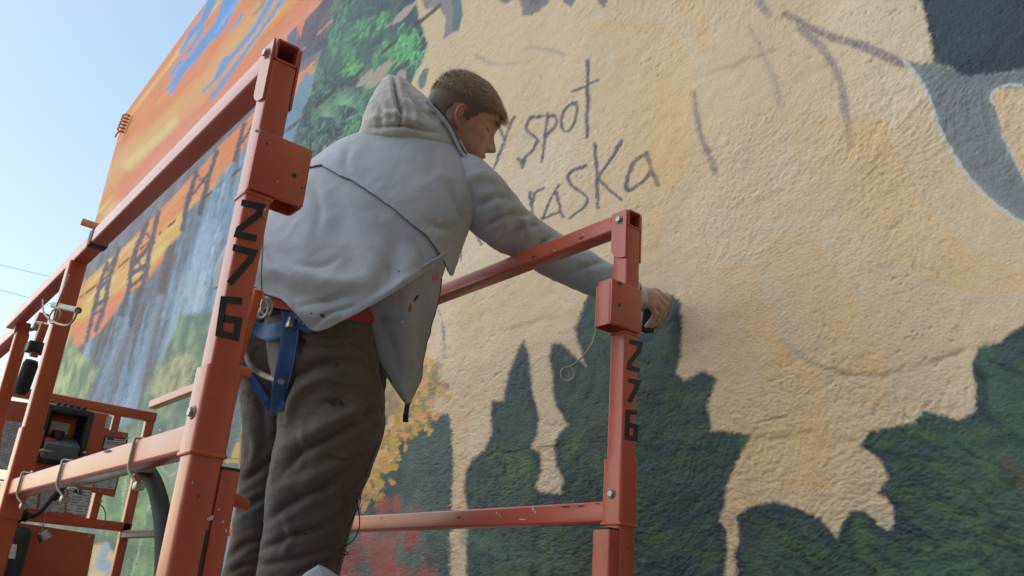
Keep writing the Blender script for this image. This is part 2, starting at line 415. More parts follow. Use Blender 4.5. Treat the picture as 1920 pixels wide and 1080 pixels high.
# greens of the valley at the lower left
def greens(a, b, c, sc=9, seed=301):
    def f(i):
        s = fbm2(wx[i] * sc, wz[i] * sc, 4, seed); return mix(0.5 + s * 1.1, [(0, a), (0.5, b), (1, c)])
    return f
poly([(96, 640), (128, 622), (150, 660), (185, 690), (160, 740), (130, 790), (20, 860), (30, 700)], greens((88, 104, 92), (124, 148, 104), (182, 194, 136), 7), 10, 0.95, tex=1)
poly([(335, 590), (392, 585), (470, 600), (470, 800), (330, 800), (250, 800), (270, 735), (298, 675), (318, 640)], greens((84, 104, 98), (110, 136, 110), (150, 166, 128), 8, 311), 8, 0.92, tex=1)
poly([(295, 690), (345, 660), (372, 672), (352, 730), (300, 752), (280, 735)], greens((128, 132, 100), (178, 172, 130), (206, 196, 150), 14, 321), 6, 0.75, tex=1)
poly([(60, 830), (300, 780), (480, 760), (560, 1150), (100, 1400), (20, 1000)], greens((86, 100, 100), (112, 132, 118), (140, 154, 132), 5, 331), 14, 0.95, tex=1)
poly([(190, 870), (300, 850), (330, 960), (330, 1140), (200, 1140), (180, 960)], greens((88, 118, 92), (112, 146, 100), (144, 174, 118), 6, 341), 14, 0.85, tex=1)
stroke([(180, 985), (230, 962), (300, 958)], (138, 176, 112), 12, 8, 6, 0.7, 0.5)
stroke([(190, 1010), (240, 1030), (300, 1040)], (84, 106, 92), 18, 12, 8, 0.6, 0.5)
poly([(172, 1022), (200, 1020), (222, 1050), (216, 1110), (160, 1110)], (214, 188, 142), 5, 0.95)
stroke([(198, 1024), (188, 1060), (208, 1066), (200, 1110)], (138, 166, 200), 16, 20, 4, 0.9)
poly([(234, 946), (252, 940), (252, 975), (244, 985), (232, 980)], (136, 110, 96), 3, 0.95, 0.5)
for P in ([(236, 900), (230, 940), (229, 985)], [(282, 935), (270, 985), (248, 1075)], [(302, 876), (316, 892), (330, 884)], [(292, 925), (280, 950)]):
    stroke(P, (206, 214, 214), 2.4, 1.6, 1.2, 0.8, 0.5, chalk=0.5)
for P in ([(262, 905), (258, 925)], [(276, 960), (270, 1000)], [(246, 1050), (240, 1085)], [(300, 1000), (292, 1030)]): stroke(P, (58, 62, 60), 3, 2, 2, 0.7, 0.8)
# strip behind the near post: teal rocks, yellow sign shape, blue drips
poly([(400, 620), (480, 600), (700, 600), (760, 900), (640, 1300), (380, 1300)], greens((74, 92, 96), (98, 120, 124), (128, 150, 148), 9, 351), 16, 0.85, tex=1)
poly([(444, 830), (462, 828), (520, 830), (520, 862), (434, 858), (436, 848)], (208, 172, 78), 1.5, 0.95)
poly([(424, 860), (520, 866), (520, 874), (424, 868)], (196, 162, 80), 1.5, 0.95)
for P in ([(446, 905), (436, 985), (420, 1070)], [(440, 960), (446, 1000), (430, 1040)]): stroke(P, (140, 170, 206), 7, 5, 2.5, 0.85, 0.4)
dab(441, 905, 8, 4, 0, (204, 206, 196), 1.5, .9)

# trestle bridge with a train of dark cars
poly([(640, 40), (545, 128), (469, 196), (386, 278), (347, 318), (257, 404), (182, 474), (120, 545), (110, 575), (168, 521), (197, 494), (227, 468), (275, 420), (330, 362), (395, 294), (410, 276), (466, 220), (560, 140), (640, 70)], greens((88, 92, 108), (104, 110, 126), (124, 130, 146), 12, 401), 2, 0.97, tex=0.2)
for P, w in (([(275, 419), (253, 474), (246, 511), (240, 548), (228, 590)], 7.5), ([(297, 398), (283, 459), (271, 522), (260, 556), (245, 610)], 7), ([(253, 494), (283, 458)], 6), ([(248, 512), (276, 496)], 6), ([(268, 430), (288, 456)], 4), ([(244, 540), (271, 515)], 5), ([(252, 480), (276, 520)], 4), \
        ([(201, 493), (186, 541), (175, 585), (162, 640)], 6), ([(223, 468), (205, 522), (197, 567), (179, 620)], 6), ([(184, 570), (201, 558)], 6), ([(197, 511), (214, 486)], 4), ([(186, 541), (205, 524)], 5), ([(176, 590), (192, 580)], 3), ([(200, 495), (208, 520)], 3), \
        ([(368, 322), (352, 380), (342, 430)], 7), ([(407, 284), (388, 345), (374, 400)], 7), ([(370, 330), (390, 350)], 4), ([(356, 370), (396, 318)], 4), ([(458, 232), (440, 300)], 7), ([(488, 205), (470, 270)], 7), ([(440, 290), (482, 220)], 4)):
    stroke(P, (72, 70, 88), w * 1.3, w * 1.3, 1.4, 1.0, 0.3)
poly([(548, 134), (560, 52), (562, 70), (572, 38), (604, 0), (640, -60), (720, -60), (655, 10), (630, 60), (604, 92), (575, 112)], greens((70, 72, 88), (84, 88, 108), (104, 98, 112), 7, 411), 2, 0.97)
poly([(538, 68), (558, 47), (556, 90), (540, 90)], (86, 104, 136), 2, 0.95)
stroke([(595, 66), (608, 52), (622, 38)], (228, 170, 108), 4, 4, 1, 1)
stroke([(640, 0), (610, 50), (575, 85)], (104, 74, 88), 6, 3, 3, 0.6)
for q in ((571, 90), (560, 95)): dab(q[0], q[1], 2, 2.5, 0, (196, 150, 90), 1)

# forest with bright brushwork
def forest(i):
    s = fbm2(wx[i] * 2.6, wz[i] * 2.6, 4, 501); f = fbm2(wx[i] * 22 + wz[i] * 6, wz[i] * 16, 3, 511)
    return mix(0.5 + s * 0.8 + f * 0.4, [(0, (44, 54, 72)), (0.35, (58, 76, 92)), (0.55, (60, 92, 96)), (0.75, (66, 112, 96)), (1, (92, 146, 110))])
poly([(660, -300), (640, 0), (604, 92), (592, 130), (582, 175), (566, 215), (550, 262), (545, 300), (600, 380), (690, 470), (800, 470), (775, 250), (771, 155), (784, 127), (796, 104), (801, 80), (793, 59), (783, 24), (781, 0), (800, -300)], forest, 2.5, 1, 0.3)
FR = random.Random(5)
def tuft(cx, cy, rx, ry, cols, cnt, L, ang, spread=0.5, w=2.6, a=0.8):
    for _ in range(cnt):
        x, y = cx + rx * FR.gauss(0, .5), cy + ry * FR.gauss(0, .5); t = ang + FR.gauss(0, spread); l = L * FR.uniform(.5, 1.3)
        stroke([(x, y), (x + l * math.cos(t), y + l * math.sin(t))], FR.choice(cols), w, 1.0, 1.2, a * FR.uniform(.6, 1), 0.3)
BG = [(92, 204, 116), (112, 206, 128), (84, 172, 108), (120, 196, 124)]
MG = [(86, 150, 108), (98, 164, 120), (80, 132, 104), (110, 168, 132)]
DG = [(60, 84, 88), (66, 96, 92), (54, 70, 84)]
tuft(768, 86, 24, 34, BG, 90, 20, 2.0, .35, 3.6, .9); tuft(734, 90, 24, 18, BG + MG, 34, 18, 2.5, .4)
tuft(664, 128, 14, 16, BG + [(130, 200, 90)], 34, 16, 2.3, .4, 3.2); tuft(662, 92, 12, 20, MG, 30, 15, 2.3, .4); tuft(684, 50, 16, 22, MG + BG, 34, 16, 2.2, .4)
tuft(718, 36, 16, 20, BG + MG, 34, 18, 2.2, .4); tuft(625, 75, 10, 34, MG, 46, 12, 2.2, .5); tuft(598, 135, 10, 40, MG, 50, 11, 2.2, .5); tuft(664, 230, 20, 26, BG + MG, 50, 16, 2.4, .5)
tuft(640, 20, 26, 26, MG, 40, 14, 2.2, .5); tuft(700, 80, 20, 20, DG, 30, 18, 2.3, .4); tuft(620, 200, 40, 60, DG + MG, 80, 12, 2.2, .6, 2.2); tuft(580, 250, 24, 36, MG + DG, 60, 11, 2.0, .6); tuft(710, 10, 30, 20, DG, 30, 16, 2.3, .4)
tuft(620, 270, 40, 40, MG + DG, 70, 12, 2.2, .6)
for kx in range(26):                                     # palm fan
    t = math.radians(-200 + kx * 9.2); c = FR.choice([(124, 176, 138), (104, 156, 124), (132, 178, 148)])
    stroke([(646, 196), (646 + 22 * math.cos(t), 190 + 22 * math.sin(t)), (646 + 40 * math.cos(t), 200 + 38 * math.sin(t))], c, 2.4, 1.0, 1.1, .85)
    stroke([(612, 218), (612 + 16 * math.cos(t), 212 + 16 * math.sin(t)), (612 + 28 * math.cos(t), 222 + 28 * math.sin(t))], c, 2.0, 1.0, 1.1, .6)
LEAF = (170, 158, 148)
for P in ([(565, 550), (590, 500), (660, 440), (672, 455), (620, 530)], [(625, 550), (660, 480), (740, 400), (795, 390), (800, 410), (740, 500), (680, 545)], [(795, 155), (830, 90), (940, 5), (945, 30), (870, 120)], [(745, 185), (790, 135), (787, 155)], [(825, 470), (850, 438), (876, 462), (870, 500)], [(280, 1050), (300, 1010), (322, 990), (312, 1040)], [(335, 1000), (365, 910), (372, 960)]):
    poly(zpts(P, 3.375, 500, 0), LEAF, 1.3, 0.97, 0.15, smooth=4)
poly(zpts([(300, -80), (300, 0), (312, 35), (370, 25), (390, 70), (385, 145), (410, 130), (440, 115), (455, 55), (450, -80)], 2, 640, 0), (134, 130, 134), 2, .97, .3)
poly(zpts([(412, -80), (418, 40), (416, 118), (440, 112), (456, 55), (450, -80)], 2, 640, 0), (92, 116, 120), 2, .95, .3)
poly(zpts([(285, 310), (300, 265), (325, 255), (318, 300), (300, 335)], 2, 640, 0), (98, 118, 112), 1.5, .97, .2, smooth=4)
# loose grey letter feet along the top
for P in ([(580, -60), (588, 2), (620, 16), (640, 0), (640, -60)], [(660, -60), (668, 10), (682, 58), (705, 60), (735, 48), (776, 14), (790, -60)], [(826, -60), (838, 10), (858, 30), (876, 12), (884, -60)], [(950, -60), (960, 10), (984, 30), (998, 8), (1000, -60)]):
    poly(zpts(P, 2, 640, 0), (122, 118, 126), 2.2, .97, .4)
poly(zpts([(700, -40), (705, 16), (740, 22), (762, -40)], 2, 640, 0), (96, 104, 112), 3, .8, .6)

# marks on the cream: brows, letters, grey strokes
CH = (84, 88, 104)
stroke([(893, 106), (908, 112), (922, 120), (950, 121), (990, 116)], (158, 148, 140), 9, 3, 4, .75, .4, chalk=.4)
stroke([(978, 94), (1005, 90), (1030, 94), (1058, 101)], (152, 146, 142), 4, 8, 4, .7, .4, chalk=.4)
stroke([(1015, 140), (1015, 152)], (160, 148, 132), 4, 3, 2, .6)
def L8(*p): return zpts(p, 2, 640, 0)
for P, w in ((L8((598, 478), (604, 500), (616, 522)), 6), (L8((652, 438), (612, 535), (590, 590), (570, 640)), 5.5), (L8((757, 436), (715, 446), (697, 485), (735, 522), (728, 552), (698, 590), (676, 612)), 7), (L8((664, 600), (688, 606), (678, 630)), 6), (L8((777, 428), (768, 500), (752, 605)), 6.5), (L8((776, 442), (804, 436), (806, 468), (768, 512)), 6), \
        (L8((884, 384), (848, 404), (828, 452), (832, 488), (856, 488), (880, 446), (888, 404), (872, 382)), 6.5), (L8((924, 230), (926, 350), (921, 514)), 7.5), (L8((868, 342), (912, 326), (964, 302)), 5), \
        (L8((708, 722), (710, 760), (718, 800)), 6), (L8((712, 770), (728, 722), (762, 704)), 5.5), (L8((818, 696), (790, 740), (752, 826)), 5.5), (L8((806, 712), (816, 760), (832, 812)), 6), (L8((748, 822), (790, 806), (824, 792)), 5), \
        (L8((918, 624), (872, 640), (852, 672), (884, 712), (922, 744), (908, 782), (856, 816)), 6.5), (L8((952, 542), (960, 660), (962, 780)), 7.5), (L8((1050, 530), (1008, 600), (964, 668)), 7), (L8((968, 672), (1010, 716), (1052, 748)), 6.5), \
        (L8((1146, 574), (1094, 612), (1066, 690)), 9), (L8((1066, 696), (1078, 716), (1120, 690), (1160, 648)), 8), (L8((1142, 574), (1164, 636), (1186, 694)), 10), (L8((460, 846), (452, 910), (447, 976)), 5.5), (L8((492, 846), (508, 884), (526, 916)), 6)):
    stroke(P, CH, w, w * .85, 1.3, .97, .3, chalk=.2)
def L6(*p): return zpts(p, 2, 1280, 0)
stroke(L6((42, 350), (56, 430), (72, 510), (100, 580), (122, 645)), (128, 120, 124), 8, 13, 4, .9, .8, chalk=.45)
stroke(L6((250, 96), (290, 180), (326, 260), (352, 320), (362, 385)), (152, 146, 138), 6, 13, 5, .7, .8, chalk=.5)
stroke(L6((270, -60), (290, 10), (320, 52)), (138, 132, 136), 24, 14, 5, .8, .6, chalk=.3)
stroke(L6((385, 50), (470, 100), (560, 140), (640, 165), (720, 192), (820, 240)), (128, 116, 122), 12, 20, 5, .92, .7, chalk=.35)
stroke(L6((440, 110), (500, 156), (550, 220), (590, 300), (612, 410), (632, 540)), (136, 130, 130), 18, 13, 5, .85, .7, chalk=.35)
poly(L6((810, 218), (870, 236), (930, 236), (1010, 262), (1150, 270), (1290, 250), (1600, 240), (1600, 340), (1290, 332), (1186, 338), (1160, 352), (1165, 380), (1200, 500), (1246, 610), (1290, 690), (1420, 900), (1420, 940), (1290, 842), (1180, 772), (1080, 672), (1000, 560), (950, 450), (910, 330), (870, 280)), (118, 126, 134), 3, .97, .25, ecol=(132, 138, 142), ew=20)
stroke(L6((824, 224), (872, 276), (912, 336), (950, 446), (1006, 566), (1086, 680), (1186, 780), (1290, 846)), (196, 198, 196), 8, 5, 2.5, .9, .4)
stroke(L6((1164, 384), (1158, 360), (1182, 334), (1236, 322), (1300, 334)), (200, 200, 194), 6, 5, 2, .9, .3)
stroke(L6((1196, 500), (1230, 570), (1290, 690), (1330, 760)), (194, 194, 190), 5, 4, 2, .85, .3)
poly([(1722, -300), (1726, 0), (1740, 50), (1750, 100), (1752, 120), (1785, 128), (1810, 144), (1870, 138), (1925, 128), (2600, 90), (2600, -300)], greens((30, 48, 60), (38, 58, 72), (48, 72, 86), 4, 611), 5, .98, .6)
stroke([(1752, 120), (1790, 138), (1812, 150), (1930, 140)], (96, 112, 122), 16, 14, 10, .5, .5)

# ochre shading strokes, hard on their right side
def tint(right, width, c=(222, 178, 112), a=.62):
    a *= .85
    r = np.asarray(right, float); p = spline(r, len(r) * 6); q = p.copy(); q[:, 0] -= width
    pts = np.vstack([p, q[::-1]]); i = sub(pts, 30)
    if not len(i): return
    sd = poly_sd(QX[i], QY[i], pts); d, _ = seg_dist(QX[i], QY[i], p)
    al = a * (1 - sstep(-3, 4, sd)) * (1 - sstep(width * .25, width, d)) * (0.75 + 0.6 * fbm2(wx[i] * 16, wz[i] * 16, 3, 71))
    lay(i, np.tile(lin(c), (len(i), 1)), np.clip(al, 0, 1))
tint([(1180, 40), (1215, 44), (1262, 62), (1290, 105), (1300, 165), (1294, 250), (1284, 320)], 130, a=.5)
tint([(1300, -20), (1328, 40), (1338, 100)], 50, a=.5)
tint([(1652, 222), (1680, 285), (1705, 345), (1745, 398), (1812, 465), (1990, 545)], 190, a=.5)
tint([(1515, 445), (1560, 490), (1590, 540), (1614, 590), (1636, 645), (1664, 700)], 150, a=.5)
tint([(1405, 500), (1428, 545), (1456, 605), (1468, 645), (1514, 685), (1541, 716), (1551, 765), (1556, 840), (1553, 920)], 110, a=.55)
tint([(1500, 215), (1510, 260), (1502, 300)], 40, a=.35); tint([(1672, 640), (1666, 710), (1662, 760)], 80, a=.3)
tint([(910, 560), (900, 700), (880, 800), (875, 950)], 60, (206, 172, 132), .5); tint([(1420, 820), (1424, 880)], 24, a=.35); tint([(1300, 300), (1240, 420), (1260, 500)], 90, a=.3); tint([(1000, 60), (990, 140), (960, 180)], 90, (212, 178, 136), .4)

# night-green tree shapes along the bottom
def trees(i):
    a = wx[i] * 9 + wz[i] * 5
    s = fbm2(wx[i] * 7 + wz[i] * 3, wz[i] * 9 - wx[i] * 3, 4, 701); f = fbm2(a, wz[i] * 26 - wx[i] * 9, 3, 711); b = fbm2(wx[i] * 2.2, wz[i] * 2.2, 2, 721)
    return mix(0.48 + s * 0.42 + f * 0.16 + b * 0.6, [(0, (36, 54, 62)), (0.3, (46, 68, 74)), (0.52, (56, 80, 78)), (0.75, (68, 94, 76)), (1, (92, 112, 78))])
ED = (44, 62, 76)
poly([(560, 1300), (640, 1000), (690, 880), (740, 820), (770, 800), (803, 790), (823, 778), (844, 776), (848, 812), (852, 870), (846, 950), (842, 1300)], greens((60, 76, 80), (74, 94, 92), (92, 112, 104), 6, 731), 4, .98, .8, ecol=(62, 80, 88), ew=14)
k3 = 2.5725
poly(zpts([(520, 246), (550, 330), (565, 500), (592, 610), (590, 700), (558, 770), (604, 800), (606, 880), (580, 960), (600, 1000), (620, 1500), (245, 1500), (248, 1060), (235, 960), (242, 880), (270, 830), (330, 790), (370, 700), (363, 600), (370, 548), (425, 545), (432, 500), (452, 400), (490, 300)], k3, 780, 540), trees, 5, .98, .4, ecol=ED, ew=22)
poly([(1103, 553), (1130, 528), (1200, 538), (1260, 553), (1276, 568), (1278, 600), (1276, 665), (1266, 698), (1282, 714), (1320, 695), (1341, 710), (1325, 760), (1332, 808), (1365, 808), (1406, 816), (1376, 875), (1361, 910), (1358, 950), (1347, 975), (1362, 997), (1352, 1400), (980, 1400), (998, 952), (1010, 922), (1052, 926), (1057, 901), (1044, 874), (1039, 835), (1048, 816), (1066, 798), (1060, 789), (1044, 762), (1036, 734), (1036, 695), (1030, 668), (1035, 646), (1052, 643), (1075, 666), (1099, 686), (1087, 653), (1078, 618), (1087, 592)], trees, 5, .98, .4, ecol=ED, ew=26)
poly([(1380, 970), (1400, 955), (1420, 947), (1450, 940), (1500, 955), (1540, 973), (1556, 995), (1570, 1008), (1584, 973), (1595, 957), (1623, 960), (1646, 985), (1665, 996), (1677, 981), (1674, 950), (1660, 932), (1644, 923), (1665, 899), (1651, 862), (1614, 835), (1628, 809), (1670, 800), (1711, 795), (1730, 772), (1762, 778), (1799, 788), (1828, 770), (1829, 733), (1822, 686), (1836, 654), (1873, 640), (1925, 605), (2600, 560), (2600, 2600), (1378, 1600), (1385, 1090), (1375, 1036), (1386, 1020)], trees, 5, .98, .4, ecol=ED, ew=26)
for P, w, c in (([(1850, 660), (1868, 740), (1900, 800), (1960, 850)], 34, (74, 104, 90)), ([(1640, 830), (1720, 812), (1800, 830), (1880, 870)], 22, (74, 98, 76)), ([(1690, 920), (1760, 950), (1840, 970)], 22, (78, 100, 72)), ([(1740, 1030), (1790, 1020), (1850, 1030)], 26, (88, 112, 74)), ([(1610, 980), (1620, 1040), (1660, 1080)], 26, (80, 104, 66)), ([(1420, 980), (1470, 1010), (1540, 1050)], 26, (66, 88, 62)), ([(1250, 740), (1280, 760), (1300, 780)], 26, (64, 86, 66)), ([(1220, 880), (1290, 870), (1340, 850)], 30, (62, 84, 66)), ([(1230, 1010), (1290, 1030), (1330, 1060)], 24, (84, 100, 62)), ([(1890, 870), (1930, 930)], 20, (98, 72, 54)), ([(880, 1010), (960, 1040), (1060, 1060)], 30, (88, 112, 100)), ([(1100, 700), (1110, 780), (1090, 880)], 26, (64, 88, 80))):
    stroke(P, c, w, w * .8, 12, .7, .8, chalk=.15)
for P, w in (([(1690, 870), (1780, 900), (1900, 905)], 20), ([(1700, 1000), (1800, 1000), (1900, 980)], 16), ([(1590, 985), (1600, 1050)], 12), ([(1330, 950), (1345, 1010)], 14), ([(1840, 700), (1850, 780), (1920, 830)], 20), ([(1200, 830), (1260, 850), (1330, 830)], 14)):
    stroke(P, (36, 50, 56), w, w, 8, .6, .8)
poly([(1358, 950), (1347, 975), (1362, 997), (1372, 1006), (1376, 985), (1382, 962)], (196, 172, 142), 2, .9)
stroke([(1596, 950), (1630, 952), (1655, 972), (1668, 990)], (168, 172, 166), 9, 12, 5, .55, .5)
# brush work inside the dark trees, kept within their outline
TB = random.Random(44)
def brush(x0, x1, y0, y1, cnt, ang, spread, L, w, cols, a=.5):
    for _ in range(cnt):
        x, y = TB.uniform(x0, x1), TB.uniform(y0, y1); t = ang + TB.gauss(0, spread); l = L * TB.uniform(.5, 1.4); c = TB.choice(cols); dx_, dy_ = l * math.cos(t), l * math.sin(t)
        p = spline(np.array([(x, y), (x + dx_ * .5 + TB.gauss(0, 3), y + dy_ * .5 + TB.gauss(0, 3)), (x + dx_, y + dy_)]), 9); i = sub(p, w + 8)
        if not len(i): continue
        d, tt_ = seg_dist(QX[i], QY[i], p); sd = d - .5 * w * (1 - .6 * tt_); al = a * TB.uniform(.5, 1) * (1 - sstep(-2.5, 2.5, sd + grain[i] * 5)) * (.65 + .7 * sstep(-.3, .3, fbm2(wx[i] * 90, wz[i] * 90, 2, 3)))
        lay(i, np.tile(lin(c), (len(i), 1)), np.clip(al * TM[i], 0, 1))
GR = [(70, 96, 72), (62, 88, 76), (82, 104, 70), (58, 84, 82)]; DKT = [(34, 48, 58), (38, 54, 64), (30, 44, 50)]; BLT = [(50, 76, 88), (58, 86, 94)]
brush(1620, 1960, 640, 1100, 120, .45, .3, 95, 20, GR); brush(1620, 1960, 640, 1100, 60, .4, .3, 90, 12, DKT); brush(1390, 1640, 950, 1100, 60, .5, .5, 50, 11, GR + DKT)
brush(1200, 1400, 560, 1100, 110, 2.6, .4, 80, 17, GR + BLT); brush(1200, 1400, 560, 1100, 60, 2.7, .4, 70, 11, DKT); brush(1030, 1160, 560, 1100, 90, 1.7, .4, 50, 11, GR + DKT + BLT); brush(860, 1010, 640, 1100, 110, 1.6, .4, 45, 10, GR + DKT + BLT); brush(650, 860, 780, 1100, 60, 1.4, .5, 45, 12, [(84, 106, 100), (70, 90, 92), (96, 116, 106)])

# ochre leaf tree and red flowers
poly([(690, 700), (760, 660), (826, 680), (824, 730), (800, 790), (770, 800), (735, 850), (705, 915), (668, 940), (640, 900), (650, 800)], greens((120, 112, 70), (168, 140, 82), (200, 170, 104), 16, 801), 8, .8, tex=1)
LR = random.Random(8)
for _ in range(190):
    t = LR.random(); x = 672 + 140 * t + LR.gauss(0, 20); y = 925 - 215 * t + LR.gauss(0, 22)
    dab(x, y, LR.uniform(4, 11), LR.uniform(4, 8), LR.uniform(-1.6, -.4), LR.choice([(212, 164, 110), (206, 152, 92), (196, 160, 78), (176, 150, 60), (214, 174, 126), (150, 120, 92)]), 1.6, LR.uniform(.7, 1), .3)
for x, y, a, b in ((740, 832, 10, 14), (706, 897, 7, 13), (739, 876, 9, 8), (719, 875, 6, 10), (760, 816, 11, 6), (787, 782, 9, 8), (779, 798, 6, 7), (738, 855, 5, 7), (750, 860, 4, 7), (725, 858, 8, 6), (692, 915, 5, 9), (682, 920, 4, 8), (762, 840, 4, 8), (782, 812, 4, 7)):
    dab(x, y, a, b, .1, LR.choice([(210, 158, 100), (206, 150, 88), (190, 160, 70)]), 1.4, 1, .2)
RF = random.Random(3)
for x, y, a, b in ((718, 948, 12, 18), (745, 945, 10, 16), (780, 952, 5, 8), (690, 1012, 18, 20), (744, 1000, 9, 16), (772, 1008, 14, 28), (640, 1060, 20, 24), (666, 1040, 20, 20), (715, 1050, 30, 30), (740, 1075, 30, 22), (800, 1078, 24, 18), (725, 1020, 22, 18), (650, 1100, 60, 30), (760, 1110, 60, 30)):
    dab(x, y, a, b, .2, RF.choice([(150, 78, 78), (160, 84, 76), (138, 74, 80), (156, 92, 92)]), 7, .85, 1.0)
for _ in range(70):
    x, y = RF.uniform(640, 800), RF.uniform(965, 1110); stroke([(x, y), (x + RF.gauss(0, 5), y + RF.uniform(8, 26))], RF.choice([(176, 106, 96), (120, 84, 100), (130, 110, 104), (166, 84, 76), (110, 96, 96)]), 3.5, 2, 2.5, .6, .8)
stroke([(796, 548), (814, 566), (826, 590)], (140, 138, 138), 4, 3, 2, .7); stroke([(830, 606), (833, 640), (834, 672)], (128, 134, 140), 7, 3, 2, .85, .5)

# chips, pits and grime with their own shapes
k = sstep(0.36, 0.5, fbm2(wx * 30, wz * 30, 2, 901))[:, None] * 0.10; paint[:] = paint * (1 - k) + paint * 0.62 * k
k = (sstep(0.40, 0.48, fbm2(wx * 85 + 3, wz * 85, 2, 905)) * sstep(-.05, .25, fbm2(wx * 4, wz * 4, 2, 907)))[:, None] * 0.3; paint[:] = paint * (1 - k) + lin((128, 106, 78)) * paint / 0.5 * k
paint *= (1 + 0.10 * fbm2(wx * 170, wz * 120, 2, 911) + 0.08 * fbm2(wx * 5, wz * 1.2, 3, 915))[:, None]
# horizontal pour lines in the render coat
def crack(z, x0, x1, w, c, a, seed):
    zz = z + 0.012 * fbm2(wx * 6, wx * 0 + seed, 3, seed); d = np.abs(wz - zz); al = a * (1 - sstep(w * .3, w, d)) * sstep(-.25, .1, fbm2(wx * 14, wz * 3, 3, seed + 3)) * ((wx > x0) & (wx < x1))
    paint[:] = paint * (1 - al[:, None]) + lin(c) * al[:, None]; return al
cr = [crack(2.41, -9, -2.0, .022, (74, 66, 50), .95, 951), crack(0.415, -2.2, -1.0, .004, (84, 78, 58), .4, 961)]
paint = np.clip(paint * ALB, 0.004, 0.86)

# stucco relief: rough and smooth patches, fine grit, trowelled ridges
lod = np.clip(1.5 - np.abs(wx) / 5.0, 0.2, 1)
patch = 0.22 + 1.35 * sstep(-.3, .35, fbm2(wx * 2.4, wz * 3.1, 3, 1003))
ang_ = 1.2 * fbm2(wx * 3.1, wz * 3.1, 2, 1005)
uu = wx * np.cos(ang_) + wz * np.sin(ang_); vv = -wx * np.sin(ang_) + wz * np.cos(ang_)
rel = 0.0020 * fbm2(wx * 24, wz * 32, 2, 1001) + lod * patch * (0.0024 * (0.25 - np.abs(fbm2(uu * 66, vv * 84, 2, 1011))) + 0.0014 * fbm2(wx * 120, wz * 125, 2, 1021) + 0.0005 * fbm2(wx * 230, wz * 230, 1, 1025)) + 0.007 * fbm2(wx * 2.5, wz * 2.5, 2, 1031)
for c in cr: rel = rel - 0.0025 * c
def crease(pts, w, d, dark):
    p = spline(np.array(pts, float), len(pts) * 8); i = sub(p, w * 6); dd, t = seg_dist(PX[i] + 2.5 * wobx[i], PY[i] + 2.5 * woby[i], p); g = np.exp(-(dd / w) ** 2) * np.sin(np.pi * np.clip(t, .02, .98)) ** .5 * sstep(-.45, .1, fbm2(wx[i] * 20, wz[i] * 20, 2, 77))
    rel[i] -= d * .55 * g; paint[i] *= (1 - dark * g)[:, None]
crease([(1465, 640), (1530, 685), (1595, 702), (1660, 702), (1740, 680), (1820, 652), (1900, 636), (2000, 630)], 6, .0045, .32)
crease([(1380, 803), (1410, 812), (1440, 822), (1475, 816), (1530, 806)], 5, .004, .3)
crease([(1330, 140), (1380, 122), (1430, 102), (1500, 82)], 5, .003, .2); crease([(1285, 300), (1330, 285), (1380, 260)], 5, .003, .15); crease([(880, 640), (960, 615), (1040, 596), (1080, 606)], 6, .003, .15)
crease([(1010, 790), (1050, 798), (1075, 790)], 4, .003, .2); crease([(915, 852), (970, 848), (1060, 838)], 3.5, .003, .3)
pit = sstep(0.40, 0.5, fbm2(wx * 60 + 7, wz * 60, 2, 1041)) * sstep(-.1, .3, fbm2(wx * 4, wz * 4, 2, 907)); rel -= 0.0022 * pit * lod
edge = np.minimum(np.clip((wx - WALL_X0) / 0.08, 0, 1), np.clip((wall_top(wx) - CAM_H - wz) / 0.08, 0, 1))
V = np.stack([wx, WALL_Y - rel * edge * 1.0, wz + CAM_H], axis=1)

wm = NT('mural_paint')
va = wm.n('ShaderNodeVertexColor', layer_name='paint')
tc = wm.n('ShaderNodeTexCoord'); mp = wm.n('ShaderNodeMapping'); mp.inputs['Scale'].default_value = (1.0, 1.0, 1.15); wm.l(tc.outputs['Object'], mp.inputs['Vector'])
n1 = wm.n('ShaderNodeTexNoise', Scale=150.0, Detail=2.5, Roughness=0.5, Distortion=0.3); wm.l(mp.outputs['Vector'], n1.inputs['Vector'])
n2 = wm.n('ShaderNodeTexNoise', Scale=520.0, Detail=2.0); wm.l(mp.outputs['Vector'], n2.inputs['Vector'])
mx = wm.n('ShaderNodeMath', operation='MULTIPLY_ADD'); mx.inputs[1].default_value = 0.3; wm.l(n2.outputs['Fac'], mx.inputs[0]); wm.l(n1.outputs['Fac'], mx.inputs[2])
bp = wm.n('ShaderNodeBump', Strength=0.7, Distance=0.003); wm.l(mx.outputs[0], bp.inputs['Height']); wm.l(bp.outputs['Normal'], wm.b.inputs['Normal'])
wm.l(va.outputs['Color'], wm.b.inputs['Base Color'])
mr = wm.n('ShaderNodeMapRange'); mr.inputs['To Min'].default_value = 0.5; mr.inputs['To Max'].default_value = 0.75; wm.l(n1.outputs['Fac'], mr.inputs['Value']); wm.l(mr.outputs['Result'], wm.b.inputs['Roughness'])
wm.set(Specular_IOR_Level=0.32)

WALL = empty('mural_wall', (-4, WALL_Y, 0)); WALL.location = (0, 0, 0)
tag(WALL, 'rough stucco building wall painted with sunset bridge, forest and handwritten letters mural', 'wall', kind='thing')
nr, nc = GX.shape
face = np_mesh('painted_face', V, grid_faces(nr, nc), wm.m, WALL)
ca = face.data.color_attributes.new('paint', 'FLOAT_COLOR', 'POINT')
ca.data.foreach_set('color', np.concatenate([paint, np.ones((len(paint), 1))], axis=1).astype(np.float32).ravel())
stucco = noisy_mat('side_stucco', (0.50, 0.26, 0.15), (0.62, 0.34, 0.2), 8, 0.75, 0.1, 0.6, 90, 0.004)
plain = noisy_mat('roof_felt', (0.12, 0.12, 0.12), (0.2, 0.2, 0.2), 4, 0.9, 0.05, 0.4, 60, 0.004)
xs = [WALL_X0, -6.0, -3.0, 0.0, 3.0]; yb = WALL_Y + 0.008
Vb = []; Fb = []
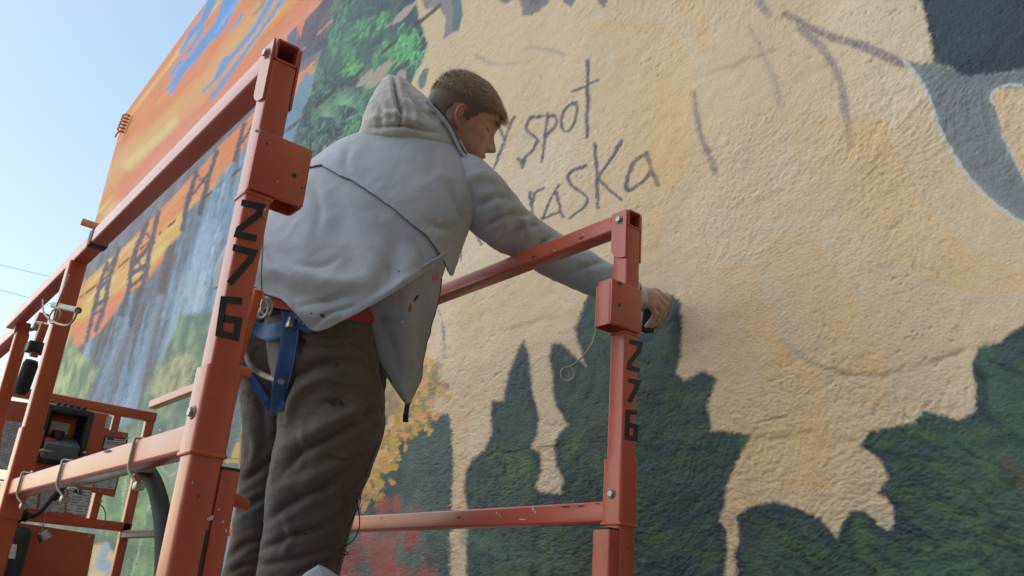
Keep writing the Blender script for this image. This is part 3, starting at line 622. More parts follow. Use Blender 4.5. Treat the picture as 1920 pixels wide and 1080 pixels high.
for y in (yb, yb + 7):
    Vb += [(x, y, 0) for x in xs] + [(x, y, float(wall_top(np.array(x))) - 0.004) for x in xs]
n_ = len(xs)
for i in range(n_ - 1):
    Fb += [(i, i + 1, n_ + i + 1, n_ + i), (2 * n_ + i + 1, 2 * n_ + i, 3 * n_ + i, 3 * n_ + i + 1), (n_ + i, n_ + i + 1, 3 * n_ + i + 1, 3 * n_ + i)]
Fb += [(0, n_, 3 * n_, 2 * n_), (n_ - 1, 3 * n_ - 1, 4 * n_ - 1, 2 * n_ - 1)]
mesh_obj('building_body', Vb, Fb, stucco, WALL)
# orange painted conduit coil and pipe stub at the far corner
om = noisy_mat('painted_fixture', (0.62, 0.24, 0.11), (0.72, 0.32, 0.16), 30, 0.6)
c0 = at_y(232, 232, WALL_Y - 0.03); t = np.linspace(0, 1, 90)
coil = np.stack([c0[0] - 0.02 + 0.03 * np.cos(t * 34), np.full(90, WALL_Y - 0.04) + 0.03 * np.sin(t * 34), c0[2] - 0.09 + 0.16 * t], axis=1) + np.stack([0.1 * t, 0 * t, 0 * t], axis=1)
tube('conduit_coil', coil, 0.009, om, WALL, n=6)
tube('coil_end', [coil[0], coil[0] + (-.04, -.02, -.02), coil[0] + (-.08, -.02, -.05)], 0.009, om, WALL, n=6, samples=6)
c1 = at_y(186, 426, WALL_Y); cyl('pipe_stub', (c1[0], WALL_Y, c1[2]), (c1[0] - 0.02, WALL_Y - 0.16, c1[2] + .01), 0.036, om, WALL)
box('added_light_blocker', (2.1, -1.5, 3.1), 1.2, 6.1, 6.2, noisy_mat('blocker_stucco', (0.16, 0.15, 0.14), (0.22, 0.21, 0.19), 6, .85, .05, .5, 80, .003), WALL, 0.01)  # unseen block, added only to cut the sky light from the right
# ================================================================== SCISSOR LIFT
def paint_mat(name, c, c2, chip=(0.45, 0.45, 0.43), rough=0.30, chips=0.735, dirt=1.0):
    m = NT(name); tc = m.n('ShaderNodeTexCoord')
    nz = m.n('ShaderNodeTexNoise', Scale=6.0, Detail=6.0, Roughness=0.65); m.l(tc.outputs['Object'], nz.inputs['Vector'])
    rp = m.n('ShaderNodeValToRGB'); rp.color_ramp.elements[0].position = 0.3; rp.color_ramp.elements[1].position = 0.72
    rp.color_ramp.elements[0].color = rgba(c2); rp.color_ramp.elements[1].color = rgba(c); m.l(nz.outputs['Fac'], rp.inputs['Fac'])
    n2 = m.n('ShaderNodeTexNoise', Scale=34.0, Detail=5.0, Roughness=0.72, Distortion=0.5); m.l(tc.outputs['Object'], n2.inputs['Vector'])
    g = m.n('ShaderNodeValToRGB'); g.color_ramp.elements[0].position = chips; g.color_ramp.elements[1].position = chips + 0.012
    m.l(n2.outputs['Fac'], g.inputs['Fac'])
    mx = m.n('ShaderNodeMix', data_type='RGBA'); m.l(g.outputs['Color'], mx.inputs['Factor']); m.l(rp.outputs['Color'], mx.inputs[6]); mx.inputs[7].default_value = rgba(chip)
    n3 = m.n('ShaderNodeTexNoise', Scale=40.0, Detail=6.0, Roughness=0.75); m.l(tc.outputs['Object'], n3.inputs['Vector'])
    g3 = m.n('ShaderNodeValToRGB'); g3.color_ramp.elements[0].position = 0.62; g3.color_ramp.elements[1].position = 0.74; m.l(n3.outputs['Fac'], g3.inputs['Fac'])
    sc = m.n('ShaderNodeMath', operation='MULTIPLY'); sc.inputs[1].default_value = 0.55 * dirt; m.l(g3.outputs['Color'], sc.inputs[0])
    m2 = m.n('ShaderNodeMix', data_type='RGBA'); m.l(sc.outputs[0], m2.inputs['Factor']); m.l(mx.outputs[2], m2.inputs[6]); m2.inputs[7].default_value = (0.13, 0.05, 0.035, 1)
    m.l(m2.outputs[2], m.b.inputs['Base Color'])
    mr = m.n('ShaderNodeMapRange'); mr.inputs['To Min'].default_value = rough - 0.08; mr.inputs['To Max'].default_value = rough + 0.14; m.l(nz.outputs['Fac'], mr.inputs['Value']); m.l(mr.outputs['Result'], m.b.inputs['Roughness'])
    bp = m.n('ShaderNodeBump', Strength=0.12, Distance=0.002); m.l(n3.outputs['Fac'], bp.inputs['Height']); m.l(bp.outputs['Normal'], m.b.inputs['Normal'])
    m.set(Specular_IOR_Level=.6, Coat_Weight=.25, Coat_Roughness=.2)
    return m.m
ORANGE = paint_mat('lift_orange', (0.57, 0.112, 0.062), (0.46, 0.084, 0.048))
ORANGE2 = paint_mat('lift_orange_bright', (0.60, 0.115, 0.035), (0.48, 0.085, 0.028))
STEN = noisy_mat('stencil_black', (0.016, 0.02, 0.024), (0.04, 0.045, 0.05), 60, 0.6)
ZINC = noisy_mat('zinc', (0.34, 0.35, 0.33), (0.5, 0.5, 0.46), 60, 0.42, metal=0.8)
ZINCY = noisy_mat('yellow_zinc', (0.40, 0.44, 0.34), (0.55, 0.56, 0.44), 40, 0.5, metal=0.35)
STEEL = noisy_mat('bare_steel', (0.20, 0.17, 0.16), (0.32, 0.29, 0.27), 25, 0.5, metal=0.5)
BLACK = noisy_mat('black_plastic', (0.018, 0.02, 0.022), (0.04, 0.042, 0.045), 30, 0.5)
RUBBER = noisy_mat('black_rubber', (0.012, 0.014, 0.016), (0.03, 0.032, 0.034), 40, 0.75)
GREYP = noisy_mat('grey_plastic', (0.10, 0.115, 0.13), (0.15, 0.165, 0.18), 30, 0.5)
CABLE = noisy_mat('grey_cable', (0.30, 0.29, 0.26), (0.48, 0.46, 0.41), 25, 0.55)
REDP = noisy_mat('red_button', (0.42, 0.03, 0.05), (0.5, 0.05, 0.07), 30, 0.4)
YELP = noisy_mat('yellow_ring', (0.55, 0.42, 0.06), (0.62, 0.5, 0.1), 30, 0.5)
def paper_mat(name, base=(0.62, 0.62, 0.60), scale=46, dark=0.72):
    m = NT(name); tc = m.n('ShaderNodeTexCoord')
    sp = m.n('ShaderNodeSeparateXYZ'); m.l(tc.outputs['Object'], sp.inputs[0])
    w = m.n('ShaderNodeMath', operation='MULTIPLY'); w.inputs[1].default_value = scale * 2; m.l(sp.outputs['Z'], w.inputs[0])
    fr = m.n('ShaderNodeMath', operation='FRACT'); m.l(w.outputs[0], fr.inputs[0])
    lt = m.n('ShaderNodeMath', operation='LESS_THAN'); lt.inputs[1].default_value = 0.45; m.l(fr.outputs[0], lt.inputs[0])
    nz = m.n('ShaderNodeTexNoise', Scale=60.0, Detail=3.0); m.l(tc.outputs['Object'], nz.inputs['Vector'])
    gt = m.n('ShaderNodeMath', operation='GREATER_THAN'); gt.inputs[1].default_value = 0.46; m.l(nz.outputs['Fac'], gt.inputs[0])
    mu = m.n('ShaderNodeMath', operation='MULTIPLY'); m.l(lt.outputs[0], mu.inputs[0]); m.l(gt.outputs[0], mu.inputs[1])
    m3 = m.n('ShaderNodeMath', operation='MULTIPLY'); m3.inputs[1].default_value = dark; m.l(mu.outputs[0], m3.inputs[0])
    mx = m.n('ShaderNodeMix', data_type='RGBA'); m.l(m3.outputs[0], mx.inputs['Factor']); mx.inputs[6].default_value = rgba(base); mx.inputs[7].default_value = (0.12, 0.12, 0.13, 1)
    m.l(mx.outputs[2], m.b.inputs['Base Color']); m.set(Roughness=0.45); return m.m
PAPER = paper_mat('printed_sticker'); PAPER2 = paper_mat('printed_sticker_fine', (0.55, 0.55, 0.55), 70, 0.8)
WHITE = noisy_mat('white_card', (0.6, 0.6, 0.57), (0.68, 0.68, 0.66), 20, 0.5)

LIFT = empty('scissor_lift', (0, 0, 0))
tag(LIFT, 'weathered orange scissor lift with stencilled 276 guardrail posts beside the mural wall', 'scissor lift')
PXC = -1.055; LY = 0.373; RY = 1.116; XF = PXC + 0.0185
DECK = CAM_H - 0.37; FX = -3.89
def zx(px, py, X=XF): return at_x(px, py, X)[2]
XN = np.array([1.0, 0, 0]); YN = np.array([0, -1.0, 0])
ZTOP = CAM_H + 0.728; RT = 0.036

def corner_post(y, s, zsl, zjo, zside, zb0, zb1, digits, boltz):
    """one end post; s = +1 when the platform lies towards +Y of it"""
    W = 0.037
    p = rtube('corner_post', (PXC, y, zsl - 0.03), (PXC, y, ZTOP - RT / 2 - .001), W, W, ORANGE, LIFT, up=(1, 0, 0), r=.004)
    for L in digits: stroke_plate('stencil_digit', [[(a_ + (5 if s > 0 else 0), b_) for a_, b_ in L[1]]], L[0], lambda a, b: at_x(a, b, XF), XN, STEN, p)
    # bracket: cover plate over the post plus an open-bottomed square socket on the platform side
    so = W / 2 + 0.0225; yb0, yb1 = y - s * 0.020, y + s * (so + .0215)
    sk = rtube('gate_socket', (PXC + 0.001, y + s * so, zb0), (PXC + 0.001, y + s * so, zb1), 0.043, 0.042, ORANGE, LIFT, up=(1, 0, 0), open0=True, r=0.006)
    box('cover_plate', (XF + 0.0035, (yb0 + yb1) / 2, (zb0 + zb1) / 2 + 0.004), 0.0055, abs(yb1 - yb0), zb1 - zb0 + 0.008, ORANGE, sk, 0.0025)
    hz = zb0 + 0.5 * (zb1 - zb0); cyl('hole', (XF + 0.002, y + s * so, hz), (XF + 0.0068, y + s * so, hz), 0.0038, STEN, sk, 12)
    box('weld', (PXC, y, zb0 - 0.003), 0.042, 0.042, 0.007, ORANGE2, sk, 0.003)
    # telescoping sleeve and heavier base
    sl = rtube('post_sleeve', (PXC, y, zjo), (PXC, y, zsl), 0.045, 0.045, ORANGE, LIFT, up=(1, 0, 0), r=0.006)
    box('weld', (PXC, y, zjo - 0.001), 0.048, 0.048, 0.006, ORANGE2, sl, 0.0028)
    ba = rtube('base_post', (PXC, y, DECK + 0.002), (PXC, y, zjo - 0.003), 0.041, 0.041, ORANGE, LIFT, up=(1, 0, 0), r=0.006)
    sd = rtube('side_post', (PXC, y + s * 0.0325, DECK + 0.002), (PXC, y + s * 0.0325, zside), 0.0235, 0.040, ORANGE, LIFT, up=(1, 0, 0), open1=False, r=0.003)
    box('top_cap', (PXC, y + s * 0.0325, zside + 0.002), 0.039, 0.0235, 0.004, STEN, sd, 0.001)
    box('weld_gap', (PXC + 0.0200, y + s * 0.0165, zside - 0.115), 0.002, 0.003, 0.085, STEN, sd, 0.0)
    # gusset over the rail joint, outer bolt heads
    gy = y - 0.0225
    G = [(PXC - 0.021, ZTOP + 0.016), (PXC + 0.0175, ZTOP + 0.016), (PXC + 0.0175, ZTOP - 0.085)] + [(PXC + 0.0175 - 0.0385 * math.sin(a), ZTOP - 0.085 + 0.026 * (1 - math.cos(a))) for a in np.linspace(0.2, math.pi / 2, 6)]
    gs = prism('gusset_plate', [(a, gy, b) for a, b in G], (0, 1, 0), 0.0035, ORANGE, LIFT)
    G2 = prism('gusset_plate', [(a, y + 0.019, b) for a, b in G], (0, 1, 0), 0.0035, ORANGE, LIFT)
    for (bx, bz, oy) in ((PXC, ZTOP - 0.002, gy), (PXC + .002, boltz, y - 0.0225)):
        b = cyl('bolt', (bx, oy + 0.001, bz), (bx, oy - 0.006, bz), 0.0062, ZINC, LIFT, 6)
        cyl('washer', (bx, oy + 0.001, bz), (bx, oy - 0.0018, bz), 0.009, STEEL, b, 14)
    return p
DL = [(12.5, [(447, 380), (486, 388), (480, 402), (443, 430), (440, 440), (476, 447)]), (13, [(431, 464), (470, 474), (464, 487), (424, 532)]), (13, [(449, 565), (414, 562), (405, 625), (437, 632), (442, 601), (414, 597)])]
DR = [(8.5, [(1180, 640), (1200, 645), (1197, 660), (1181, 679), (1179, 689), (1199, 695)]), (8.5, [(1178, 713), (1196, 717), (1193, 729), (1179, 754)]), (8.5, [(1194, 774), (1177, 772), (1175, 820), (1191, 823), (1193, 800), (1179, 797)])]
ZJL = zx(375, 848); ZSL = zx(400, 684)
corner_post(LY, 1, ZSL, ZJL, zx(415, 880), zx(520, 375), zx(505, 262), DL, zx(360, 768))
corner_post(RY, -1, zx(1180, 862), zx(1180, 984), zx(1140, 992), zx(1140, 606), zx(1140, 528), DR, zx(1160, 925))

# guard rails
ZML = CAM_H + 0.168; ZMR = CAM_H + 0.168
tr1 = rtube('top_rail', (-2.98, LY + 0.012, ZTOP - 0.012), (PXC + 0.0195, LY, ZTOP), RT, RT, ORANGE, LIFT, open1=True)
box('black_joint', (-2.02, LY + 0.006, ZTOP - 0.006), 0.035, 0.039, 0.039, STEN, tr1, 0.002)
rtube('top_rail', (FX, 0.405, CAM_H + 0.690), (-2.90, 0.402, CAM_H + 0.690), 0.04, 0.04, ORANGE, LIFT)
tr2 = rtube('top_rail', (FX, RY, ZTOP - 0.008), (PXC + 0.0195, RY, ZTOP), RT, RT, ORANGE, LIFT, open1=True)
rtube('mid_rail', (-3.10, LY + 0.004, ZML - 0.006), (PXC - 0.0205, LY, ZML), 0.032, 0.037, ORANGE, LIFT)
mrw = rtube('mid_rail', (at_y(318, 985, RY)[0], RY, ZMR), (PXC - 0.0205, RY, ZMR), 0.034, 0.037, ORANGE, LIFT)
x1, x2 = at_y(232, 990, RY)[0], at_y(318, 985, RY)[0]
rtube('rail_link', (x1, RY, ZMR - .002), (x2 + .01, RY, ZMR - .002), 0.030, 0.032, STEEL, LIFT)
rtube('mid_rail', (FX, RY, ZMR - .004), (x1 + .03, RY, ZMR - .004), 0.038, 0.040, ORANGE2, LIFT)
# far end rails
zft = at_x(180, 763, FX)[2]; zfm = at_x(120, 976, FX)[2]
rtube('end_rail', (FX, 0.385, zft), (FX, RY + 0.02, zft), 0.04, 0.04, ORANGE2, LIFT)
rtube('end_rail', (FX, 0.385, zfm), (FX, RY + 0.02, zfm), 0.036, 0.038, ORANGE2, LIFT)
for y in (0.405, RY): rtube('end_post', (FX, y, DECK), (FX, y, zft - .02), 0.036, 0.036, ORANGE2, LIFT, up=(1, 0, 0))
for px in (216, 120): 
    yy = at_x(px, 790, FX)[1]; rtube('end_stud', (FX, yy, zfm + .019), (FX, yy, zft - .02), 0.03, 0.045, ORANGE2, LIFT, up=(1, 0, 0))
# near-side intermediate posts
p2t = at_y(140, 512, 0.376); p2b = at_y(47, 885, 0.376)
ps = rtube('side_rail_post', (p2t[0], 0.376, DECK), (p2t[0], 0.376, ZTOP - 0.025), 0.039, 0.039, ORANGE2, LIFT, up=(1, 0, 0))
rtube('post_sleeve', (p2t[0], 0.376, CAM_H + .10), (p2t[0], 0.376, at_y(70, 800, .376)[2]), 0.046, 0.046, ORANGE2, LIFT, up=(1, 0, 0))
p3t = at_y(42, 625, 0.405)
rtube('side_rail_post', (p3t[0], 0.405, DECK), (p3t[0], 0.405, CAM_H + .672), 0.037, 0.037, ORANGE2, LIFT, up=(1, 0, 0))
# spring pin with wire lanyard and ring on the second post
pa = at_y(100, 572, 0.345); pb = at_y(147, 582, 0.345)
pin = cyl('locking_pin', pa, pb, 0.007, STEEL, LIFT)
tube('wire_loop', [at_y(x, y, 0.338) for x, y in ((80, 562), (82, 585), (98, 602), (124, 610), (138, 600), (146, 582))], 0.0022, CABLE, pin, n=6, samples=30)
ring_obj('split_ring', at_y(103, 592, 0.338), (0.4, -0.9, 0), 0.018, 0.002, ZINC, pin, 22, 6)
tube('wire_loop', [at_y(x, y, 0.338) for x, y in ((130, 515), (118, 545), (107, 572), (100, 600))], 0.002, CABLE, pin, n=6, samples=16)
# drop bar handle with a black grip
h0, h1, h2, h3 = (at_y(x, y, 0.43) for x, y in ((84, 606), (62, 668), (60, 676), (38, 738)))
hb = rtube('handle_bar', h1, h0, 0.030, 0.022, ORANGE2, LIFT, up=(0, 1, 0))
tube('rubber_grip', spline(np.array([h2, (h2 + h3) / 2, h3]), 9), 0.021, RUBBER, hb, n=14, taper=[.8, 1, 1, 1, 1, 1, 1, .97, .7])
cl = (h1 * .75 + h0 * .25); box('clamp', cl, 0.05, 0.05, 0.03, BLACK, hb, 0.004)
tube('hook', [at_y(x, y, .425) for x, y in ((48, 612), (58, 618), (66, 614), (70, 606), (80, 608))], 0.006, ZINC, hb, n=7, samples=18)
box('hanger', at_y(76, 604, .44), 0.05, 0.03, 0.05, ORANGE2, hb, .003)
# clamps and cables along the near mid rail
yfr = LY - 0.0165
for i, px in enumerate((8, 49, 119, 246)):
    xx = at_y(px, 860, yfr)[0]; k = LY + 0.004 * (-(xx - PXC)) / 2
    W = [(xx, k + .018, ZML + .0205), (xx, k - .017, ZML + .0205), (xx, k - .0185, ZML + .019), (xx, k - .0185, ZML - .020), (xx + .004, k - .016, ZML - .030), (xx + .012, k - .004, ZML - .044)]
    st = tube('strap_clamp', np.array(W), 0.0024, ZINCY, LIFT, n=6)
    box('clamp_nut', (xx + .012, k - .002, ZML - .047), .017, .014, .012, ZINC, st, .003)
tube('power_cable', [at_y(x, y, LY) for x, y in ((-160, 960), (0, 925), (60, 915), (120, 898), (180, 893), (250, 874), (300, 855), (340, 846))], 0.0085, CABLE, LIFT, n=10, samples=60)
tube('power_cable', [at_y(x, y, LY + .02) for x, y in ((-160, 972), (0, 933), (80, 912), (160, 902), (250, 880), (282, 878))], 0.007, STEEL, LIFT, n=10, samples=50)
tube('black_hose', [at_y(x, y, LY + .03) for x, y in ((240, 872), (262, 872), (280, 890), (294, 920), (303, 960), (308, 1010), (306, 1100), (290, 1250))], 0.0125, RUBBER, LIFT, n=12, samples=50)
bl = at_y(335, 800, yfr)
# inner gate post seen just behind the near corner post
g0, g1, g2 = at_d(481, 556, 1.32), at_d(441, 690, 1.32), at_d(402, 868, 1.32)
gp = rtube('gate_post', g2 + (g2 - g1) * 2.2, g1, 0.021, 0.021, ORANGE2, LIFT, up=(1, 0, 0))
cyl('gate_pin', g1 - (g0 - g1) * .05, g0 + (g0 - g1) * .1, 0.0085, ORANGE2, gp, 14)
box('gate_bracket', at_d(449, 698, 1.31), .028, .03, .016, ORANGE2, gp, .003)
for q in ((432, 722), (428, 745)): cyl('bolt', at_d(q[0], q[1], 1.30), at_d(q[0], q[1], 1.28), .006, ZINC, gp, 6)
l0, l1 = at_d(424, 928, 1.36), at_d(460, 948, 1.40); rtube('latch_bar', l0, l1, .018, .018, ORANGE2, LIFT)

# control station on the far end
pan = [(-60, 740), (170, 772), (204, 778), (204, 806), (240, 812), (237, 850), (224, 893), (214, 932), (186, 927), (100, 902), (60, 888), (-60, 872)]
pl = prism('panel_plate', [at_x(x, y, FX + .024) for x, y in pan], (1, 0, 0), 0.004, ORANGE2, LIFT)
prism('panel_slot', [at_x(x, y, FX + .0285) for x, y in ((196, 803), (201, 779), (211, 781), (205, 804))], (1, 0, 0), .0008, WHITE, pl)
for x, y in ((213, 810), (187, 921), (233, 818)): cyl('bolt', at_x(x, y, FX + .028), at_x(x, y, FX + .034), .007, ZINC, pl, 6)
def sticker(name, pts, mat, X=FX + .0285): return prism(name, [at_x(x, y, X) for x, y in pts], (1, 0, 0), .0008, mat, pl)
sticker('sticker', [(8, 788), (47, 793), (26, 884), (-6, 876)], PAPER2)
sticker('sticker', [(196, 817), (240, 822), (234, 848), (190, 842)], STEN)
f = sticker('sticker', [(199, 819), (237, 823.5), (232, 846), (193, 840)], WHITE, FX + .0295)
sticker('sticker', [(202, 817.5), (216, 819.5), (213, 826), (200, 824.5)], noisy_mat('flag_blue', (0.05, 0.07, 0.2), (0.07, 0.09, 0.25), 20, .5), FX + .0305)
RS = noisy_mat('flag_red', (0.35, 0.08, 0.09), (0.42, 0.1, 0.1), 20, .5)
for j in range(4): sticker('sticker', [(217 - j * .6, 821 + j * 3.2), (236 - j * .7, 823.6 + j * 3.2), (235.6 - j * .7, 825 + j * 3.2), (216.6 - j * .6, 822.4 + j * 3.2)] if j < 2 else [(200 - j, 821 + j * 3.2), (236 - j * .7, 825 + j * 3.2), (235.6 - j * .7, 826.4 + j * 3.2), (199.6 - j, 822.4 + j * 3.2)], RS, FX + .0303)
sticker('sticker', [(180, 898), (222, 893), (214, 918), (176, 914)], PAPER2); sticker('sticker', [(140, 907), (177, 899), (174, 914), (136, 912)], PAPER)
# lower information cards hanging from the panel
cards = empty('card_row'); cards.parent = LIFT
def card(name, pts, mat, X=FX + .034): return prism(name, [at_x(x, y, X) for x, y in pts], (1, 0, 0), .0015, mat, pl)
prism('card_backing', [at_x(x, y, FX + .030) for x, y in ((-60, 950), (-60, 925), (75, 920), (174, 914), (160, 972), (118, 967), (0, 955))], (1, 0, 0), .003, ORANGE2, pl)
c4 = card('information_card', [(129, 914), (170, 920), (160, 968), (124, 962)], PAPER); card('information_card', [(77, 924), (126, 915), (120, 962), (72, 957)], PAPER2); card('information_card', [(0, 943), (72, 927), (68, 955), (0, 946)], PAPER2); card('information_card', [(-60, 950), (-2, 943), (-2, 947), (-60, 953)], PAPER2)
mpj = lambda a, b: at_x(a, b, FX + .0355)
stroke_plate('logo_letter', [[(141, 917), (141, 923), (137, 923)]], 2.2, mpj, XN, STEN, pl, .001); stroke_plate('logo_letter', [[(144, 917.5), (143.5, 924), (147, 924.5)]], 2.2, mpj, XN, STEN, pl, .001); stroke_plate('logo_letter', [[(153, 919), (149.5, 918.5), (149, 925), (152.5, 925.5), (153, 922), (151, 921.8)]], 2.0, mpj, XN, STEN, pl, .001)
bpy.data.objects.remove(cards)
# black control box: frame, console and mushroom stop button
XB = FX + .03
def cpt(x, y, dx=0.0): return at_x(x, y, XB) + np.array([dx, 0, 0])
cb0, cb1 = cpt(86, 768), cpt(160, 775); cbz0 = at_x(70, 868, XB)[2]; zt = (cb0[2] + cb1[2]) / 2
ya, yb = cb0[1] - .01, cb1[1]; hgt = zt - cbz0
cbx = box('control_box', (XB + .012, (ya + yb) / 2, zt - hgt / 2), .022, yb - ya, hgt, BLACK, LIFT, .004)
box('guard_top', (XB + .07, (ya + yb) / 2, zt - .012), .10, yb - ya + .012, .026, BLACK, cbx, .006)
for yy in (ya, yb): box('guard_side', (XB + .07, yy, zt - hgt * .42), .10, .022, hgt * .8, BLACK, cbx, .006)
rotc = Matrix.Rotation(math.radians(24), 3, 'Y')
con = box('console', (XB + .075, (ya + yb) / 2, zt - hgt * .72), .12, yb - ya - .03, hgt * .30, GREYP, cbx, .008, rotc)
box('console_face', (XB + .028, (ya + yb) / 2, zt - hgt * .30), .012, yb - ya - .06, hgt * .42, ORANGE2, cbx, .003)
box('face_card', (XB + .036, ya + .07, zt - hgt * .34), .004, .07, hgt * .2, WHITE, cbx, .001)
eb = at_x(91, 832, XB + .10); e0 = eb + np.array([0, 0, -.02])
cyl('stop_ring', e0 - (0, 0, .014), e0 - (0, 0, .004), .034, YELP, cbx, 20); cyl('stop_button_stem', e0 - (0, 0, .006), e0 + (0, 0, .022), .014, REDP, cbx, 14); cyl('stop_button', e0 + (0, 0, .018), e0 + (0, 0, .040), .026, REDP, cbx, 20)
js = at_x(107, 822, XB + .08); cyl('joystick', js - (0, 0, .03), js + (0, 0, .03), .018, BLACK, cbx, 16, .024)
for j in range(5): box('guard_rib', (XB + .075, ya + .03 + j * (yb - ya - .06) / 4, zt + .008), .07, .014, .014, BLACK, cbx, .003)
# kick panel, black module with coiled cord, hanging metal cup
prism('kick_panel', [at_x(x, y, FX + .02) for x, y in ((-80, 965), (62, 984), (178, 1002), (150, 1150), (-80, 1150))], (1, 0, 0), .005, ORANGE2, LIFT)
for x, y in ((167, 1006),): cyl('bolt', at_x(x, y, FX + .024), at_x(x, y, FX + .03), .007, ZINC, LIFT, 6)
mo0, mo1 = at_x(-50, 985, FX + .17), at_x(64, 990, FX + .17)
mod = box('charger_module', (FX + .11, (mo0[1] + mo1[1]) / 2, mo1[2] - .17), .14, mo1[1] - mo0[1], .34, BLACK, LIFT, .025, seg=3)
prism('module_label', [at_x(x, y, FX + .1815) for x, y in ((-10, 1016), (32, 1021), (28, 1048), (-10, 1044))], (1, 0, 0), .001, WHITE, mod)
tt = np.linspace(0, 1, 120); ca_, cb_ = at_x(-30, 975, FX + .14), at_x(52, 962, FX + .14)
tube('coiled_cord', ca_[None] + (cb_ - ca_)[None] * tt[:, None] + np.stack([.018 * np.cos(tt * 50), 0 * tt, .026 * np.sin(tt * 50)], axis=1), .008, RUBBER, mod, n=7)
tube('cord_lead', [at_x(x, y, FX + .15) for x, y in ((50, 962), (62, 968), (80, 955), (98, 934), (116, 918), (128, 905))], .009, RUBBER, mod, n=8, samples=30)
cyl('cord_gland', at_x(98, 936, FX + .15), at_x(115, 919, FX + .15), .014, RUBBER, mod, 12, .017)
k0, k1 = at_x(79, 998, FX + .12), at_x(86, 1010, FX + .12)
ck = cyl('metal_cup', k0, k1, .021, ZINC, LIFT, 18, .024); tube('cup_string', [at_x(90, 925, FX + .12), at_x(86, 960, FX + .12), k0], .0018, CABLE, ck, n=5)
ring_obj('cup_rim', k1, k1 - k0, .024, .003, ZINC, ck, 20, 6)
tube('wire_loop', [at_x(x, y, FX + .04) for x, y in ((192, 938), (188, 946), (194, 952), (198, 965), (196, 980), (188, 984))], .0025, STEEL, LIFT, n=5, samples=24)
# wire and ring hanging from the wall-side socket, plus the near one
w0 = tube('lanyard_wire', [at_y(x, y, RY - .05) for x, y in ((1120, 612), (1112, 640), (1098, 662), (1080, 680), (1066, 688))], .0017, CABLE, LIFT, n=6, samples=24)
ring_obj('lanyard_ring', at_y(1064, 701, RY - .05), (.6, -.8, .0), .0135, .0016, ZINC, w0, 22, 6)
# deck and toe boards, folded scissor stack, chassis and wheels below the picture
dk = box('deck', ((FX - .02 + PXC + .03) / 2, (LY + RY) / 2, DECK - .03), PXC - FX + .11, RY - LY + .07, .058, STEEL, LIFT, .004)
for y in (LY - .02, RY + .02): rtube('toe_board', (FX, y, DECK + .075), (PXC - .04, y, DECK + .075), .012, .15, ORANGE, LIFT, r=.002, wall=.002)
ch = box('chassis', (-2.3, (LY + RY) / 2, .34), 1.7, .62, .30, ORANGE, LIFT, .02)
for i, z in enumerate((.56, .68, .80, .92, 1.04)):
    for y in (LY + .08, RY - .08): rtube('scissor_arm', (-1.35, y + (i % 2) * .05 - .025, z), (-3.1, y + (i % 2) * .05 - .025, z + .055), .04, .08, ORANGE, LIFT)
for x in (-1.65, -2.95):
    for y in (LY + .0, RY - .0):
        wh = cyl('wheel', (x, y - .05, .17), (x, y + .05, .17), .17, RUBBER, LIFT, 28); cyl('wheel_hub', (x, y - .056, .17), (x, y + .056, .17), .08, STEEL, wh, 18)
# chipped and scuffed paint: little irregular flakes lying on the tube faces
CHW = noisy_mat('bare_chip', (.50, .48, .45), (.62, .60, .56), 60, .6); CHD = noisy_mat('rust_chip', (.05, .035, .03), (.09, .06, .05), 60, .7)
CR = random.Random(17)
def chip(px, py, plane, k, r, mat, asp=1.6, ang=0.3):
    f = (lambda a, b: at_x(a, b, k)) if plane == 'x' else (lambda a, b: at_y(a, b, k)); n = XN if plane == 'x' else YN; c = f(px, py) + n * .0007; V = [c]
    for a in np.linspace(0, 2 * math.pi, 9, endpoint=False):
        q = r * CR.uniform(.55, 1.25); x_, y_ = q * asp * math.cos(a), q * math.sin(a); V.append(f(px + x_ * math.cos(ang) - y_ * math.sin(ang), py + x_ * math.sin(ang) + y_ * math.cos(ang)) + n * .0006)
    mesh_obj('paint_chip', V, [(0, 1 + i, 1 + (i + 1) % 9) for i in range(9)], mat, LIFT)
yr = RY - .0172; yt = RY - RT / 2; ym = LY - .0165; xb_ = PXC + .0207
for px, py, r, m, a, g in ((932, 962, 2, CHW, 1, 1.4), (937, 966, 2.4, CHW, .6, 0), (1000, 954, 2, CHW, 3, 1.5), (1004, 960, 1.6, CHW, 2, 1.2), (714, 972, 2.2, CHW, .5, 0), (720, 976, 1.6, CHW, 1, 0), (980, 974, 1.5, CHW, 6, -.03), (1060, 950, 2, CHD, 4, 0), (1090, 949, 1.6, CHD, 5, 0), (1120, 944, 1.5, CHD, 3, .1), (860, 970, 1.5, CHD, 3, 0)): chip(px, py, 'y', yr, r, m, a, g)
for px, py, r, m, a, g in ((1150, 415, 5, CHD, 1.3, .5), (1090, 446, 2.4, CHD, 3, -.4), (1000, 482, 2, CHD, 3, -.4), (1094, 440, 1.5, CHW, 1, 1.4), (900, 514, 1.7, CHW, 2, -.4), (1040, 470, 1.4, CHW, 1, 0)): chip(px, py, 'y', yt, r, m, a, g)
for px, py, r, m, a, g in ((394, 972, 5, CHW, 1.6, -.7), (418, 978, 4, CHW, .5, .3), (424, 995, 2.2, CHW, 2, 1.4), (410, 955, 1.6, CHW, 2, -.5), (372, 930, 2, CHD, 3, 1.6), (1176, 1028, 2, CHD, 1, 0), (1150, 1020, 2, CHD, 1, 0), (360, 905, 1.5, CHW, 3, 1.5)): chip(px, py, 'x', xb_, r, m, a, g)
